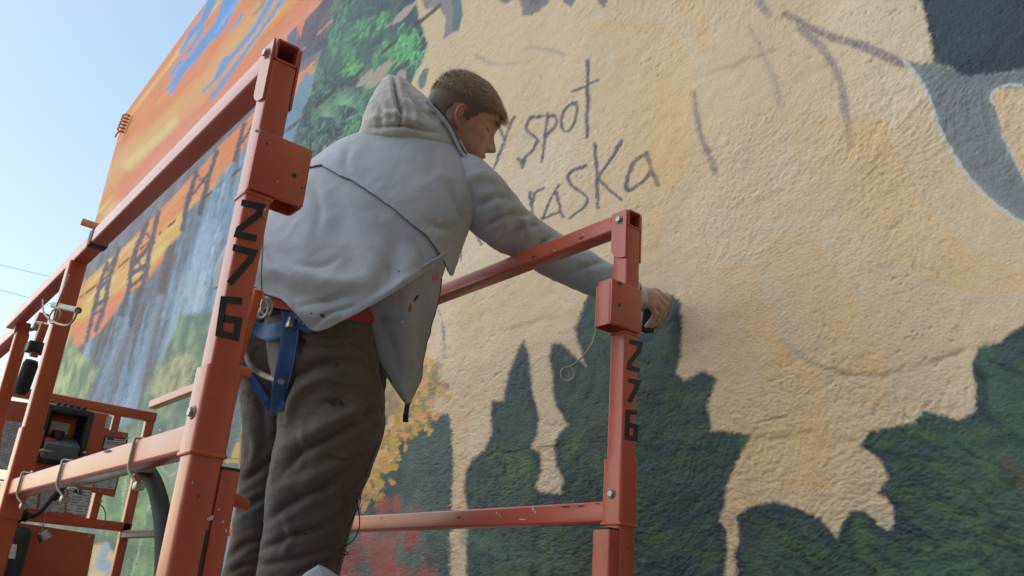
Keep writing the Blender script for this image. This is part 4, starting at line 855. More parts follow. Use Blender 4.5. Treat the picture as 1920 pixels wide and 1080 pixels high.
for px, py, r, m, a, g in ((483, 246, 3, CHW, 2.2, .2), (478, 290, 2, CHD, 1, 1.2), (500, 270, 1.5, CHD, 2, .3), (566, 352, 2, CHD, 1.5, 1.2), (1162, 532, 3, CHD, 1.3, .3), (1156, 527, 2, CHW, 2, .3), (540, 300, 1.2, CHD, 1, 0), (520, 340, 1.4, CHW, 1.5, .5)): chip(px, py, 'x', XF + .0064, r, m, a, g)
for px, py, r, m, a, g in ((240, 822, 1.6, CHD, 3, -.3), (160, 848, 1.6, CHD, 2, -.3), (300, 806, 1.5, CHW, 2, -.3), (120, 862, 1.6, CHD, 3, -.3), (60, 884, 1.4, CHW, 2, -.3), (200, 846, 2, CHD, 4, -.3)): chip(px, py, 'y', ym, r, m, a, g)
# ================================================================== PERSON
from mathutils.bvhtree import BVHTree
PERSON = empty('person', (0, 0, 0))
tag(PERSON, 'man in grey hooded jacket and brown trousers leaning over the lift rail to the wall', 'person')

def cloth_mat(name, c1, c2, scale=9, rough=0.75, weave=900, wb=0.12, sheen=0.15, spots=None, crease=8.0, cstr=.3):
    m = NT(name); tc = m.n('ShaderNodeTexCoord')
    nz = m.n('ShaderNodeTexNoise', Scale=scale, Detail=7.0, Roughness=0.6); m.l(tc.outputs['Object'], nz.inputs['Vector'])
    rp = m.n('ShaderNodeValToRGB'); rp.color_ramp.elements[0].position = .34; rp.color_ramp.elements[1].position = .68
    rp.color_ramp.elements[0].color = rgba(c1); rp.color_ramp.elements[1].color = rgba(c2); m.l(nz.outputs['Fac'], rp.inputs['Fac'])
    col = rp.outputs['Color']
    for (c, sc, th, off) in (spots or ()):
        mp = m.n('ShaderNodeMapping'); mp.inputs['Location'].default_value = (off, off * .7, off * .3); m.l(tc.outputs['Object'], mp.inputs['Vector'])
        n2 = m.n('ShaderNodeTexNoise', Scale=sc, Detail=3.0, Roughness=.6); m.l(mp.outputs['Vector'], n2.inputs['Vector'])
        g = m.n('ShaderNodeValToRGB'); g.color_ramp.elements[0].position = th; g.color_ramp.elements[1].position = th + .02; m.l(n2.outputs['Fac'], g.inputs['Fac'])
        mx = m.n('ShaderNodeMix', data_type='RGBA'); m.l(g.outputs['Color'], mx.inputs['Factor']); m.l(col, mx.inputs[6]); mx.inputs[7].default_value = rgba(c); col = mx.outputs[2]
    m.l(col, m.b.inputs['Base Color'])
    wv = m.n('ShaderNodeTexNoise', Scale=7.0, Detail=3.0); m.l(tc.outputs['Object'], wv.inputs['Vector'])
    wm_ = m.n('ShaderNodeMix', data_type='RGBA', blend_type='ADD'); wm_.inputs['Factor'].default_value = .16; m.l(tc.outputs['Object'], wm_.inputs[6]); m.l(wv.outputs['Color'], wm_.inputs[7])
    vo = m.n('ShaderNodeTexVoronoi', Scale=crease, feature='DISTANCE_TO_EDGE'); m.l(wm_.outputs[2], vo.inputs['Vector'])
    vm = m.n('ShaderNodeMath', operation='MINIMUM'); vm.inputs[1].default_value = .22; m.l(vo.outputs['Distance'], vm.inputs[0])
    bc = m.n('ShaderNodeBump', Strength=cstr, Distance=.012); m.l(vm.outputs[0], bc.inputs['Height'])
    n3 = m.n('ShaderNodeTexNoise', Scale=weave, Detail=2.0); m.l(tc.outputs['Object'], n3.inputs['Vector'])
    n4 = m.n('ShaderNodeTexNoise', Scale=38.0, Detail=4.0, Distortion=.5); m.l(tc.outputs['Object'], n4.inputs['Vector'])
    ad = m.n('ShaderNodeMath', operation='MULTIPLY_ADD'); ad.inputs[1].default_value = 2.2; m.l(n4.outputs['Fac'], ad.inputs[0]); m.l(n3.outputs['Fac'], ad.inputs[2])
    bp = m.n('ShaderNodeBump', Strength=wb * 2, Distance=.003); m.l(ad.outputs[0], bp.inputs['Height']); m.l(bc.outputs['Normal'], bp.inputs['Normal']); m.l(bp.outputs['Normal'], m.b.inputs['Normal'])
    m.set(Roughness=rough, Sheen_Weight=sheen); return m.m
JACKET = cloth_mat('jacket_grey', (0.345, 0.378, 0.43), (0.42, 0.452, 0.505), 6, .62, crease=7.0, cstr=.5, spots=[((.05, .05, .06), 14, .735, 3.0), ((.42, .12, .05), 17, .755, 8.0), ((.5, .48, .44), 20, .72, 12.0)])
HOOD = cloth_mat('hood_grey', (0.44, 0.43, 0.41), (0.54, 0.52, 0.49), 7, .65)
SEAM = cloth_mat('jacket_seam', (0.03, 0.032, 0.036), (0.06, 0.06, 0.065), 30)
PANTS = cloth_mat('trouser_brown', (0.105, 0.089, 0.080), (0.15, 0.128, 0.115), 7, .8, crease=7.0, cstr=.3, spots=[((.03, .035, .03), 12, .70, 2.0), ((.12, .05, .035), 9, .70, 6.0)])
SHIRT = cloth_mat('shirt_red', (0.36, 0.045, 0.04), (0.46, 0.07, 0.055), 14)
STRAP = cloth_mat('strap_blue', (0.020, 0.075, 0.24), (0.032, 0.105, 0.31), 20, .6, 600, .2)
BLKC = cloth_mat('black_cloth', (0.010, 0.011, 0.013), (0.022, 0.023, 0.026), 20)
GLOVE = noisy_mat('pale_glove', (0.48, 0.34, 0.30), (0.58, 0.44, 0.39), 40, .45)
CUFF = noisy_mat('glove_cuff', (0.56, 0.53, 0.52), (0.64, 0.61, 0.60), 40, .5)

# ---- loft machinery: each ring = (Lx, Ly, dL, Rx, Ry, dR, b_near, b_far): left/right outline points and thickness
def ring_pts(r, n, e=2.2):
    Lp, Rp = at_d(r[0], r[1], r[2]), at_d(r[3], r[4], r[5]); C = (Lp + Rp) / 2; lat = (Rp - Lp) / 2
    v = nrm(C - CAMP); dep = -(v - lat * (v @ lat) / (lat @ lat)); dep = nrm(dep)
    t = np.linspace(0, 2 * math.pi, n, endpoint=False); c, s = np.cos(t), np.sin(t)
    cc, ss = np.sign(c) * np.abs(c) ** (2 / e), np.sign(s) * np.abs(s) ** (2 / e)
    b = np.where(s > 0, r[6], r[7])
    return C + cc[:, None] * lat + (ss * b)[:, None] * dep
def loft(rings, nrow, ncol, e=2.2):
    R = spline(np.array(rings, float), nrow)
    return np.stack([ring_pts(r, ncol, e) for r in R])
def gnormals(G, wrap=True):
    du = np.gradient(G, axis=0); 
    dv = (np.roll(G, -1, 1) - np.roll(G, 1, 1)) if wrap else np.gradient(G, axis=1)
    n = np.cross(dv, du); n /= np.linalg.norm(n, axis=2)[..., None] + 1e-9
    C = G.mean(axis=1, keepdims=True)
    if wrap and ((G - C) * n).sum() < 0: n = -n
    return n
def fold(G, N, lines, near=True):
    """press valleys / raise ridges along lines traced over the cloth: (polyline, depth, half-width)"""
    sh = G.shape; P = G.reshape(-1, 3); n = N.reshape(-1, 3)
    px, py, _ = proj(P); view = P - CAMP; view /= np.linalg.norm(view, axis=1)[:, None]
    fac = sstep(-.05, .3, -(view * n).sum(1)) if near else 1.0
    d = np.zeros(len(P))
    for pl, amp, w in lines:
        pl = spline(np.array(pl, float), max(2, len(pl) * 6)) if len(pl) > 2 else np.array(pl, float)
        q, t = seg_dist(px, py, pl); tap = np.sin(np.pi * np.clip(t, .03, .97)) ** .6
        d += amp * tap * (np.exp(-(q / w) ** 2) - .22 * np.exp(-((q - 2.2 * w) / (1.2 * w)) ** 2))
    return (P + n * (d * fac)[:, None]).reshape(sh)
def crumple(G, N, amp, scale, seed, squash=(1, 1, 1), oct=3):
    P = G.reshape(-1, 3); q = P * scale * np.array(squash)
    f = fbm3(q + fbm3(q * .6, 2, seed + 9)[:, None] * .8, oct, seed); f = .5 - np.abs(f) * 2
    return (P + N.reshape(-1, 3) * (f * amp)[:, None]).reshape(G.shape)
def cap_faces(nr, nc, top=False, bot=False):
    F_ = [tuple(f) for f in grid_faces(nr, nc, True)]
    if top: F_.append(tuple(range(nc))[::-1])
    if bot: F_.append(tuple(range((nr - 1) * nc, nr * nc)))
    return F_
def cloth_obj(name, G, mat, parent, wrap=True, thick=0.0018, sub=False):
    nr, nc = G.shape[:2]
    o = np_mesh(name, G.reshape(-1, 3), grid_faces(nr, nc, wrap), mat, parent)
    if thick:
        md = o.modifiers.new('thickness', 'SOLIDIFY'); md.thickness = thick; md.offset = 0
    return o
def cut_rows(rings, line, nrow, ncol, e=2.2, default=1.0, dense=240):
    """loft whose lower edge follows a traced line on the camera-facing half"""
    G = loft(rings, dense, ncol, e); line = np.array(line, float); out = np.zeros((nrow, ncol, 3)); tt = np.linspace(0, 1, dense)
    N = gnormals(G)
    ends = np.full(ncol, default)
    for j in range(ncol):
        px, py, _ = proj(G[:, j]); yl = np.interp(px, line[:, 0], line[:, 1]); hit = np.nonzero((py <= yl) | (tt < .12))[0][-1:]
        if len(hit): ends[j] = tt[hit[0]]
    sn = np.sin(np.linspace(0, 2 * math.pi, ncol, endpoint=False)); near = np.nonzero(sn > -0.02)[0]; far = np.nonzero(sn <= -0.02)[0]
    e_ = ends[near]; e_ = np.array([np.median(e_[max(0, q - 1):q + 2]) for q in range(len(e_))])
    for _ in range(1): e_ = np.r_[e_[0], (e_[:-2] + 2 * e_[1:-1] + e_[2:]) / 4, e_[-1]]
    ends[near] = e_; ends[far] = e_[-1] + (e_[0] - e_[-1]) * np.linspace(0, 1, len(far))
    for j in range(ncol):
        s = np.linspace(0, ends[j], nrow); 
        for k in range(3): out[:, j, k] = np.interp(s, tt, G[:, j, k])
    return out

# ---- trousers
RL = [(505, 560, 1.80, 702, 575, 1.78, .105, .11), (506, 610, 1.78, 706, 622, 1.765, .115, .12), (512, 665, 1.77, 713, 680, 1.755, .12, .125), (520, 735, 1.76, 718, 752, 1.75, .117, .12), (525, 800, 1.75, 716, 818, 1.745, .112, .115),
      (514, 860, 1.75, 692, 885, 1.745, .105, .108), (503, 920, 1.755, 668, 948, 1.75, .098, .10), (498, 990, 1.76, 650, 1014, 1.755, .090, .092), (488, 1060, 1.765, 630, 1090, 1.76, .084, .086), (470, 1160, 1.78, 592, 1190, 1.775, .075, .075), (448, 1300, 1.80, 550, 1325, 1.795, .066, .066), (428, 1420, 1.82, 522, 1440, 1.815, .062, .062)]
LLg = [(452, 555, 1.90, 640, 570, 1.87, .10, .11), (454, 610, 1.89, 640, 622, 1.86, .105, .115), (454, 670, 1.88, 600, 690, 1.86, .10, .115), (459, 750, 1.88, 570, 770, 1.87, .09, .11), (460, 830, 1.88, 552, 850, 1.87, .082, .10), (452, 900, 1.88, 540, 920, 1.875, .075, .09),
       (442, 980, 1.885, 524, 1000, 1.88, .07, .08), (424, 1065, 1.89, 506, 1085, 1.885, .066, .07), (402, 1170, 1.90, 482, 1190, 1.895, .06, .064), (380, 1290, 1.92, 458, 1310, 1.915, .056, .058), (365, 1385, 1.93, 440, 1400, 1.925, .054, .055)]
PF = [([(655, 640), (690, 668), (706, 720)], -.007, 6), ([(600, 850), (640, 862), (690, 850)], -.006, 6), ([(560, 780), (575, 830), (560, 880)], .005, 9), ([(620, 905), (632, 950), (618, 1000)], .005, 9), ([(530, 960), (545, 1000), (530, 1050)], .005, 9), ([(528, 762), (545, 712), (585, 688), (640, 676), (690, 690)], -.011, 12), ([(530, 790), (560, 735), (600, 712), (650, 715)], .008, 14), ([(528, 888), (565, 850), (625, 815), (680, 786), (718, 770)], -.012, 11), ([(520, 850), (570, 815), (640, 780), (700, 740)], .007, 16), ([(500, 978), (548, 942), (610, 910), (660, 872)], -.012, 11),
      ([(505, 930), (560, 900), (630, 870), (680, 830)], .006, 14), ([(494, 1030), (550, 1004), (610, 984), (655, 950)], -.011, 9), ([(490, 1062), (560, 1045), (630, 1030)], -.009, 9), ([(540, 1085), (590, 1060), (640, 1046)], -.008, 8), ([(560, 640), (600, 652), (650, 650)], -.004, 8), ([(590, 770), (620, 755), (660, 770)], -.005, 12), ([(700, 700), (690, 760), (700, 810)], -.006, 14),
      ([(620, 700), (600, 800), (580, 900), (560, 990)], .004, 22), ([(660, 900), (640, 960), (610, 1040)], -.005, 14), ([(548, 690), (534, 740), (530, 800)], -.006, 9)]
PFL = [([(455, 905), (485, 882), (525, 852)], -.009, 9), ([(450, 960), (480, 940), (515, 925)], -.008, 8), ([(432, 1042), (462, 1020), (500, 1012)], -.009, 8), ([(470, 700), (490, 760), (500, 830)], -.007, 12), ([(460, 780), (480, 830), (470, 880)], .006, 10), ([(428, 1075), (460, 1060), (495, 1058)], -.007, 7)]
TR = []
for rings, fl, sd in ((RL, PF, 5), (LLg, PFL, 15)):
    G = loft(rings, 260, 150, 2.25); N = gnormals(G); G = fold(G, N, [(a_, b_ * 1.15, c_ * .72) for a_, b_, c_ in fl]); N = gnormals(G)
    G = crumple(G, N, .0032, 8, sd, (1.2, 1, .8), 2); N = gnormals(G); G = crumple(G, N, .0022, 34, sd + 3, (1, 1, 1.8), 2); TR.append(G)
nv = TR[0].shape[0] * TR[0].shape[1]
VT = np.concatenate([g.reshape(-1, 3) for g in TR]); FT = np.concatenate([grid_faces(260, 150, True), grid_faces(260, 150, True) + nv])
trs = np_mesh('trousers', VT, FT, PANTS, PERSON)
bvh_t = BVHTree.FromPolygons([Vector(v) for v in VT], [tuple(f) for f in FT])
def on_cloth(px, py, off=.006, bvh=None, fallback=1.72):
    r = nrm(ray(px, py)); h = (bvh or bvh_t).ray_cast(Vector(CAMP), Vector(r))
    if h[0] is None: return at_d(px, py, fallback)
    return np.array(h[0]) - r * off
def ribbon(name, pts, w, mat, parent, off=.005, thick=.0025, n=40, bvh=None, w1=None, fallback=1.72, droop=0.0):
    """webbing: a flat strip laid on the cloth along a traced line (w in picture pixels)"""
    P = spline(np.array(pts, float), n); T = np.gradient(P, axis=0); T /= np.linalg.norm(T, axis=1)[:, None]; Q = np.stack([-T[:, 1], T[:, 0]], axis=1)
    ww = np.linspace(w, w if w1 is None else w1, n); V = np.zeros((n, 5, 3))
    for i in range(n):
        for k, s in enumerate((-.5, -.25, 0, .25, .5)):
            V[i, k] = on_cloth(*(P[i] + Q[i] * s * ww[i]), off + (.0015 if abs(s) < .3 else 0), bvh, fallback)
    d = np.linalg.norm(V - CAMP, axis=2); dirs = (V - CAMP) / d[..., None]
    med = np.median(d, axis=1)
    for _ in range(6): med = np.r_[med[0], (med[:-2] + med[1:-1] + med[2:]) / 3, med[-1]]
    V = CAMP + dirs * (np.minimum(d, med[:, None]) * .5 + med[:, None] * .5 - .002)[..., None]
    return cloth_obj(name, V, mat, parent, False, thick)
# pocket flap, button, side pouch
pk = [(596, 636), (640, 633), (668, 634), (672, 645), (630, 650), (598, 646)]
mesh_obj('pocket_welt', [on_cloth(x, y, .004) for x, y in pk] , [(0, 1, 2, 3, 4, 5)], PANTS, trs)
b0 = on_cloth(565, 640, .001); bn = nrm(CAMP - b0); cyl('button', b0, b0 + bn * .004, .0075, BLKC, trs, 16)
tube('seam', [on_cloth(x, y, .0012) for x, y in ((563, 650), (562, 658), (561, 664))], .0014, BLKC, trs, n=5)
tube('seam', [on_cloth(x, y, .0008) for x, y in ((702, 640), (712, 700), (716, 770), (708, 830), (686, 890), (664, 950), (648, 1010), (632, 1070))], .0013, PANTS, trs, n=5, samples=60)

# ---- red shirt hem under the jacket, black belt pouch at the hip
SH = [(480, 500, 1.87, 720, 520, 1.78, .12, .12), (472, 540, 1.86, 712, 555, 1.765, .130, .12), (466, 566, 1.85, 710, 590, 1.755, .140, .13), (478, 572, 1.845, 705, 607, 1.75, .141, .13)]
G = loft(SH, 60, 120); N = gnormals(G); G = crumple(G, N, .003, 14, 31, (1, 1, .5)); shirt = cloth_obj('shirt', G, SHIRT, PERSON)
PO = [(682, 600, 1.80, 712, 602, 1.80, .03, .03), (686, 650, 1.79, 716, 652, 1.79, .045, .04), (694, 700, 1.785, 724, 705, 1.785, .05, .04), (700, 728, 1.785, 722, 732, 1.785, .04, .03), (706, 745, 1.785, 716, 746, 1.785, .015, .01)]
G = loft(PO, 40, 40); N = gnormals(G); G = crumple(G, N, .004, 30, 33)
po = mesh_obj('hip_pouch', G.reshape(-1, 3), cap_faces(40, 40, True, True), BLKC, PERSON, True)
cyl('snap', at_d(700, 712, 1.735), at_d(700, 712, 1.728), .006, ZINC, po, 12)

# ---- jacket: shell, overlapping yoke, loose front panel, sleeves, hood
JR = [(756, 240, 1.985, 836, 252, 1.955, .05, .05), (712, 246, 2.0, 858, 268, 1.93, .08, .07), (655, 264, 2.015, 874, 308, 1.905, .105, .09), (606, 300, 2.01, 884, 350, 1.885, .125, .11), (560, 345, 1.985, 878, 408, 1.86, .14, .12), (508, 400, 1.955, 858, 460, 1.835, .15, .13),
      (452, 455, 1.925, 840, 512, 1.80, .168, .14), (428, 503, 1.90, 830, 560, 1.775, .182, .145), (426, 545, 1.885, 822, 610, 1.765, .192, .15), (424, 590, 1.88, 814, 660, 1.76, .196, .15), (370, 640, 1.875, 806, 710, 1.76, .196, .15)]
HEM = [(300, 545), (385, 547), (400, 541), (462, 527), (495, 549), (526, 558), (542, 572), (570, 603), (587, 624), (612, 616), (670, 587), (740, 548), (800, 508), (832, 488), (900, 440)]
JF = [([(545, 585), (590, 566), (650, 556)], -.006, 5), ([(588, 612), (618, 588), (668, 574)], -.006, 5), ([(498, 546), (535, 556), (575, 584)], -.006, 5), ([(680, 578), (738, 540), (800, 500)], .004, 6), ([(700, 470), (730, 500), (735, 540)], -.005, 6), ([(590, 345), (600, 400), (590, 450)], -.005, 7), ([(640, 480), (600, 500), (540, 500)], -.005, 6), ([(770, 440), (790, 480), (790, 520)], -.005, 6), ([(660, 270), (650, 300), (655, 330)], -.004, 7), ([(500, 470), (520, 500), (560, 520)], -.005, 6), ([(470, 498), (540, 512), (610, 530), (690, 528)], .012, 15), ([(465, 530), (540, 545), (610, 560), (680, 552)], -.009, 15), ([(868, 405), (850, 440), (835, 480)], -.010, 10), ([(842, 350), (858, 400), (872, 420)], -.009, 8), ([(700, 260), (690, 310), (700, 360)], -.003, 26), ([(760, 280), (790, 340), (830, 390)], .003, 26), ([(640, 420), (660, 470), (650, 520)], -.006, 18), ([(740, 430), (735, 500), (700, 560)], -.007, 16),
      ([(560, 380), (575, 440), (565, 500)], .007, 24), ([(780, 470), (760, 520), (700, 570)], .007, 15), ([(530, 560), (570, 590), (600, 600)], .006, 12), ([(600, 560), (640, 580), (620, 610)], -.005, 10), ([(620, 350), (640, 400), (620, 460)], -.005, 20), ([(800, 420), (830, 430), (860, 420)], -.007, 8)]
G = cut_rows(JR, HEM, 200, 300, 2.1, .80); N = gnormals(G); G = fold(G, N, [(a_, b_ * .75, c_) for a_, b_, c_ in JF]); N = gnormals(G)
G = crumple(G, N, .003, 5.5, 41, (1, 1, .7), 2); N = gnormals(G); G = crumple(G, N, .0018, 19, 47, (1, 1, .8), 2)
jk = cloth_obj('jacket', G, JACKET, PERSON, True, .003)
GJ = G; bvh_j = BVHTree.FromPolygons([Vector(v) for v in G.reshape(-1, 3)], [tuple(f) for f in grid_faces(200, 300, True)])
# hem piping along the cut edge, on the side that shows
edge = G[-1, 4:148]; tube('hem_edge', edge, .0020, JACKET, jk, n=6)
# yoke flap: the same back, one layer further out, ending on a traced edge
YK = [(300, 330), (560, 322), (582, 318), (604, 314), (640, 334), (660, 342), (700, 368), (740, 396), (772, 424), (800, 446), (815, 470), (832, 505), (860, 560), (930, 600)]
G = cut_rows(JR, YK, 150, 300, 2.1, .42); N = gnormals(G); G = fold(G, N, [(a_, b_ * .75, c_) for a_, b_, c_ in JF]); N = gnormals(G); G = crumple(G, N, .003, 5.5, 41, (1, 1, .7), 2); N = gnormals(G); G = crumple(G, N, .0018, 19, 47, (1, 1, .8), 2)
lift_ = np.linspace(0, 1, 150)[:, None, None]; G = G + N * (.0018 + .011 * lift_ ** 2.5 * .35)
yk = cloth_obj('yoke_flap', G, JACKET, jk, True, .003)
tube('yoke_piping', G[-1, 5:154] - N[-1, 5:154] * .001, .0009, SEAM, jk, n=6)
bvh_y = BVHTree.FromPolygons([Vector(v) for v in G.reshape(-1, 3)], [tuple(f) for f in grid_faces(150, 300, True)])
# loose front panel hanging from the leaning chest
Lb = spline(np.array([(690, 560), (674, 588), (690, 625), (702, 662), (722, 702), (745, 735), (764, 756)], float), 70)
Rb = spline(np.array([(838, 470), (826, 530), (815, 580), (803, 630), (793, 680), (782, 722), (767, 757)], float), 70)
PV = np.zeros((70, 44, 3)); u = np.linspace(0, 1, 44)
for i in range(70):
    for j in range(44):
        q = Lb[i] * (1 - u[j]) + Rb[i] * u[j]; bow = .045 * math.sin(math.pi * u[j]) * (1 - .6 * i / 69)
        PV[i, j] = at_d(q[0], q[1], 1.735 - bow + .03 * (i / 69) + .04 * u[j])
NP = gnormals(PV, False)
if ((PV - CAMP) * NP).sum() > 0: NP = -NP
PV = fold(PV, NP, [([(700, 590), (730, 640), (755, 720)], -.007, 12), ([(760, 540), (765, 620), (765, 700)], .007, 14), ([(800, 560), (790, 620), (780, 690)], -.006, 10), ([(690, 600), (720, 600), (740, 610)], -.005, 8)], False)
PV = crumple(PV, NP, .006, 14, 61, (1, 1, .8), 2); PV = crumple(PV, NP, .0025, 34, 67, (1, 1, 1), 2)
fp = cloth_obj('front_panel', PV, JACKET, jk, False, .003)
tube('zip_teeth', PV[10:, -1], .0022, SEAM, jk, n=6)
z0 = at_d(765, 752, 1.765); zz = [z0, at_d(763, 765, 1.765), at_d(761, 778, 1.765), at_d(760, 789, 1.765)]
zp = tube('zip_tail', zz, .0055, SEAM, jk, n=8, samples=12); cyl('zip_pull', at_d(761, 777, 1.762), at_d(760, 791, 1.762), .006, BLKC, jk, 8)
tube('panel_seam', PV[0:52, 2] + NP[0:52, 2] * .001, .0018, SEAM, jk, n=5)
# right sleeve
SL = [(846, 300, 1.93, 846, 400, 1.91, .036, .06), (872, 290, 1.92, 862, 412, 1.90, .042, .06), (906, 304, 1.925, 888, 434, 1.91, .052, .06), (944, 342, 1.945, 922, 462, 1.93, .060, .060), (984, 390, 1.99, 958, 479, 1.98, .055, .056), (1020, 420, 2.025, 994, 500, 2.02, .050, .052), (1060, 446, 2.045, 1036, 523, 2.04, .048, .048), (1104, 470, 2.05, 1080, 542, 2.05, .044, .044), (1146, 496, 2.05, 1120, 560, 2.05, .039, .039), (1182, 520, 2.05, 1162, 578, 2.05, .034, .034), (1200, 533, 2.05, 1186, 587, 2.05, .031, .031)]
SF = [([(886, 392), (925, 372), (962, 372)], -.007, 8), ([(900, 430), (948, 404), (990, 402)], -.010, 6), ([(938, 458), (975, 430), (1016, 420)], -.010, 7), ([(985, 486), (1006, 462), (1036, 444)], -.008, 5), ([(1000, 492), (1040, 474), (1090, 470)], -.005, 9), ([(1062, 522), (1096, 500), (1135, 494)], -.006, 6), ([(868, 340), (905, 328), (940, 345)], .005, 13), ([(905, 345), (935, 390), (950, 430)], .004, 12), ([(1012, 440), (1022, 470), (1012, 500)], -.005, 8), ([(960, 395), (990, 430), (985, 470)], .005, 9)]
G = loft(SL, 190, 90, 2.1); N = gnormals(G); G = fold(G, N, [(a, b * .95, c * .8) for a, b, c in SF]); N = gnormals(G); G = crumple(G, N, .0035, 17, 71, (1, 1, 1), 2); N = gnormals(G); G = crumple(G, N, .0016, 45, 77, (1, 1, 1), 2)
sr = cloth_obj('sleeve', G, JACKET, jk, True, .003)
tube('cuff_edge', np.vstack([G[-1], G[-1][:1]]), .0026, JACKET, jk, n=6, caps=False)
tube('armhole_seam', [on_cloth(x, y, .0005, bvh_j, 1.8) for x, y in ((862, 292), (846, 318), (834, 345), (832, 365), (842, 392), (858, 410))], .0012, SEAM, jk, n=5, samples=40)
# left sleeve, reaching forward to the rail on the far side of the body
RL_H = np.array([-2.05, RY - .002, ZTOP + .030]); ls = at_d(660, 320, 2.05); le = np.array([-1.98, .98, CAM_H + .74])
pth = spline(np.array([ls, (ls + le) / 2 + (-.02, 0, .0), le, (le + RL_H) / 2, RL_H + (0.0, -.05, .01)]), 40)
tube('sleeve', pth, .055, JACKET, jk, n=24, taper=np.linspace(1.1, .62, 40))
# hood fallen on the shoulders
HR = [(676, 252, 1.99, 860, 276, 1.915, .075, .05), (680, 240, 1.99, 858, 264, 1.915, .085, .05), (688, 216, 1.985, 845, 240, 1.92, .088, .055), (696, 192, 1.98, 826, 214, 1.925, .075, .05), (707, 172, 1.975, 804, 190, 1.935, .06, .045), (718, 153, 1.97, 780, 168, 1.95, .04, .03), (730, 140, 1.965, 754, 146, 1.955, .015, .012)]
HF = [([(738, 142), (744, 180), (752, 212), (748, 240)], -.016, 4), ([(702, 186), (714, 208), (712, 240)], -.008, 5), ([(760, 165), (788, 198), (818, 228)], -.010, 4), ([(690, 226), (735, 214), (790, 230)], .006, 6), ([(698, 240), (760, 236), (820, 250)], -.010, 4), ([(754, 186), (776, 206), (784, 236)], .008, 6)]
G = loft(HR, 150, 140, 1.75); N = gnormals(G); G = fold(G, N, [(a, b * .95, c * 1.0) for a, b, c in HF]); N = gnormals(G); G = crumple(G, N, .0035, 14, 81, (1, 1, 1), 2); N = gnormals(G); G = crumple(G, N, .002, 46, 83, (1, 1, 1), 2)
hd = mesh_obj('hood', G.reshape(-1, 3), cap_faces(150, 140, False, True), HOOD, jk, True)
tube('hood_seam', G[2, 8:88], .0022, SEAM, jk, n=5)
tube('hood_rim', [at_d(x, y, 1.893) for x, y in ((800, 190), (824, 214), (842, 238), (854, 262), (866, 286), (880, 300))], .004, JACKET, jk, n=8, samples=30)
tube('inner_collar', [at_d(x, y, 1.90) for x, y in ((812, 196), (832, 218), (848, 244), (860, 270), (872, 290))], .005, SEAM, jk, n=8, samples=30)
stroke_spots = [((741, 590), (736, 596)), ]
# stains and stitches on the jacket: small raised paint blobs
DK = noisy_mat('dark_paint_spot', (.03, .03, .035), (.05, .05, .05), 40, .5); OR = noisy_mat('orange_paint_spot', (.42, .13, .06), (.5, .17, .08), 40, .5)
def blob(px, py, r, mat, parent, bvh=None, asp=1.6, ang=0.6):
    c = on_cloth(px, py, .0022, bvh, 1.70); d, s, u = frame(CAMP - c); k = 12
    V = [c + d * .0006] + [c + r * (.75 + .5 * random.random()) * (math.cos(a) * (s * math.cos(ang) + u * math.sin(ang)) * asp + math.sin(a) * (u * math.cos(ang) - s * math.sin(ang))) for a in np.linspace(0, 2 * math.pi, k, endpoint=False)]
    mesh_obj('paint_spot', V, [(0, 1 + i, 1 + (i + 1) % k) for i in range(k)], mat, parent, True)
bvh_p = BVHTree.FromPolygons([Vector(v) for v in PV.reshape(-1, 3)], [tuple(f) for f in grid_faces(70, 44)])
blob(768, 575, .005, OR, jk, bvh_p, 1.9, 1.3); blob(777, 562, .003, DK, jk, bvh_p, 4, -.9); blob(748, 509, .0018, DK, jk, bvh_j); blob(604, 592, .003, DK, jk, bvh_j, 2); blob(584, 588, .0016, DK, jk, bvh_j); blob(755, 604, .003, CUFF, jk, bvh_p, 1.2); blob(815, 520, .007, OR, jk, bvh_j, 1, 0)
for q in ((628, 748), (640, 756), (622, 756)): blob(q[0], q[1], .004, DK, trs)

# ---- harness
HAR = ribbon('harness', [(546, 586), (542, 640), (534, 690), (524, 735), (520, 780)], 38, STRAP, PERSON, .012, .003, 44, w1=28)
ribbon('strap', [(468, 582), (456, 625), (452, 655), (462, 690), (484, 728), (520, 780)], 26, STRAP, HAR, .012, .003, 44, w1=16, fallback=1.76)
ribbon('strap', [(470, 604), (500, 622), (530, 618), (552, 600)], 32, STRAP, HAR, .016, .003, 36)
ribbon('strap', [(540, 590), (562, 604), (588, 614)], 26, STRAP, HAR, .012, .003, 30)
for q in ((555, 596), (562, 602), (569, 607)): cyl('stitch', on_cloth(q[0], q[1], .015), on_cloth(q[0], q[1], .0175), .003, ZINC, HAR, 6)
tube('safety_rope', [at_d(496, 574, 1.60), on_cloth(484, 590, .02), on_cloth(466, 612, .03, fallback=1.7), on_cloth(458, 645, .03, fallback=1.7), on_cloth(470, 684, .025), on_cloth(496, 704, .02), on_cloth(528, 715, .018)], .0062, CABLE, HAR, n=9, samples=60)
tube('ring', [at_d(490 + 13 * math.cos(a), 576 + 20 * math.sin(a), 1.59) for a in np.linspace(0, 2 * math.pi, 26)], .0028, ZINC, HAR, n=7, caps=False)
tube('ring', [at_d(500 + 10 * math.cos(a), 575 + 17 * math.sin(a), 1.60) for a in np.linspace(0, 2 * math.pi, 26)], .0024, ZINC, HAR, n=7, caps=False)
tube('waist_strap', [on_cloth(x, y, .006) for x, y in ((480, 600), (500, 588), (520, 582), (545, 580))], .007, BLKC, HAR, n=8, samples=20)
# wire down from the near socket to the ring (belongs to the lift)
lw = tube('lanyard_wire', [at_d(497, 392, 1.12), at_d(494, 430, 1.2), at_d(491, 490, 1.4), at_d(490, 520, 1.5), at_d(492, 560, 1.585)], .0016, CABLE, LIFT, n=6, samples=24)
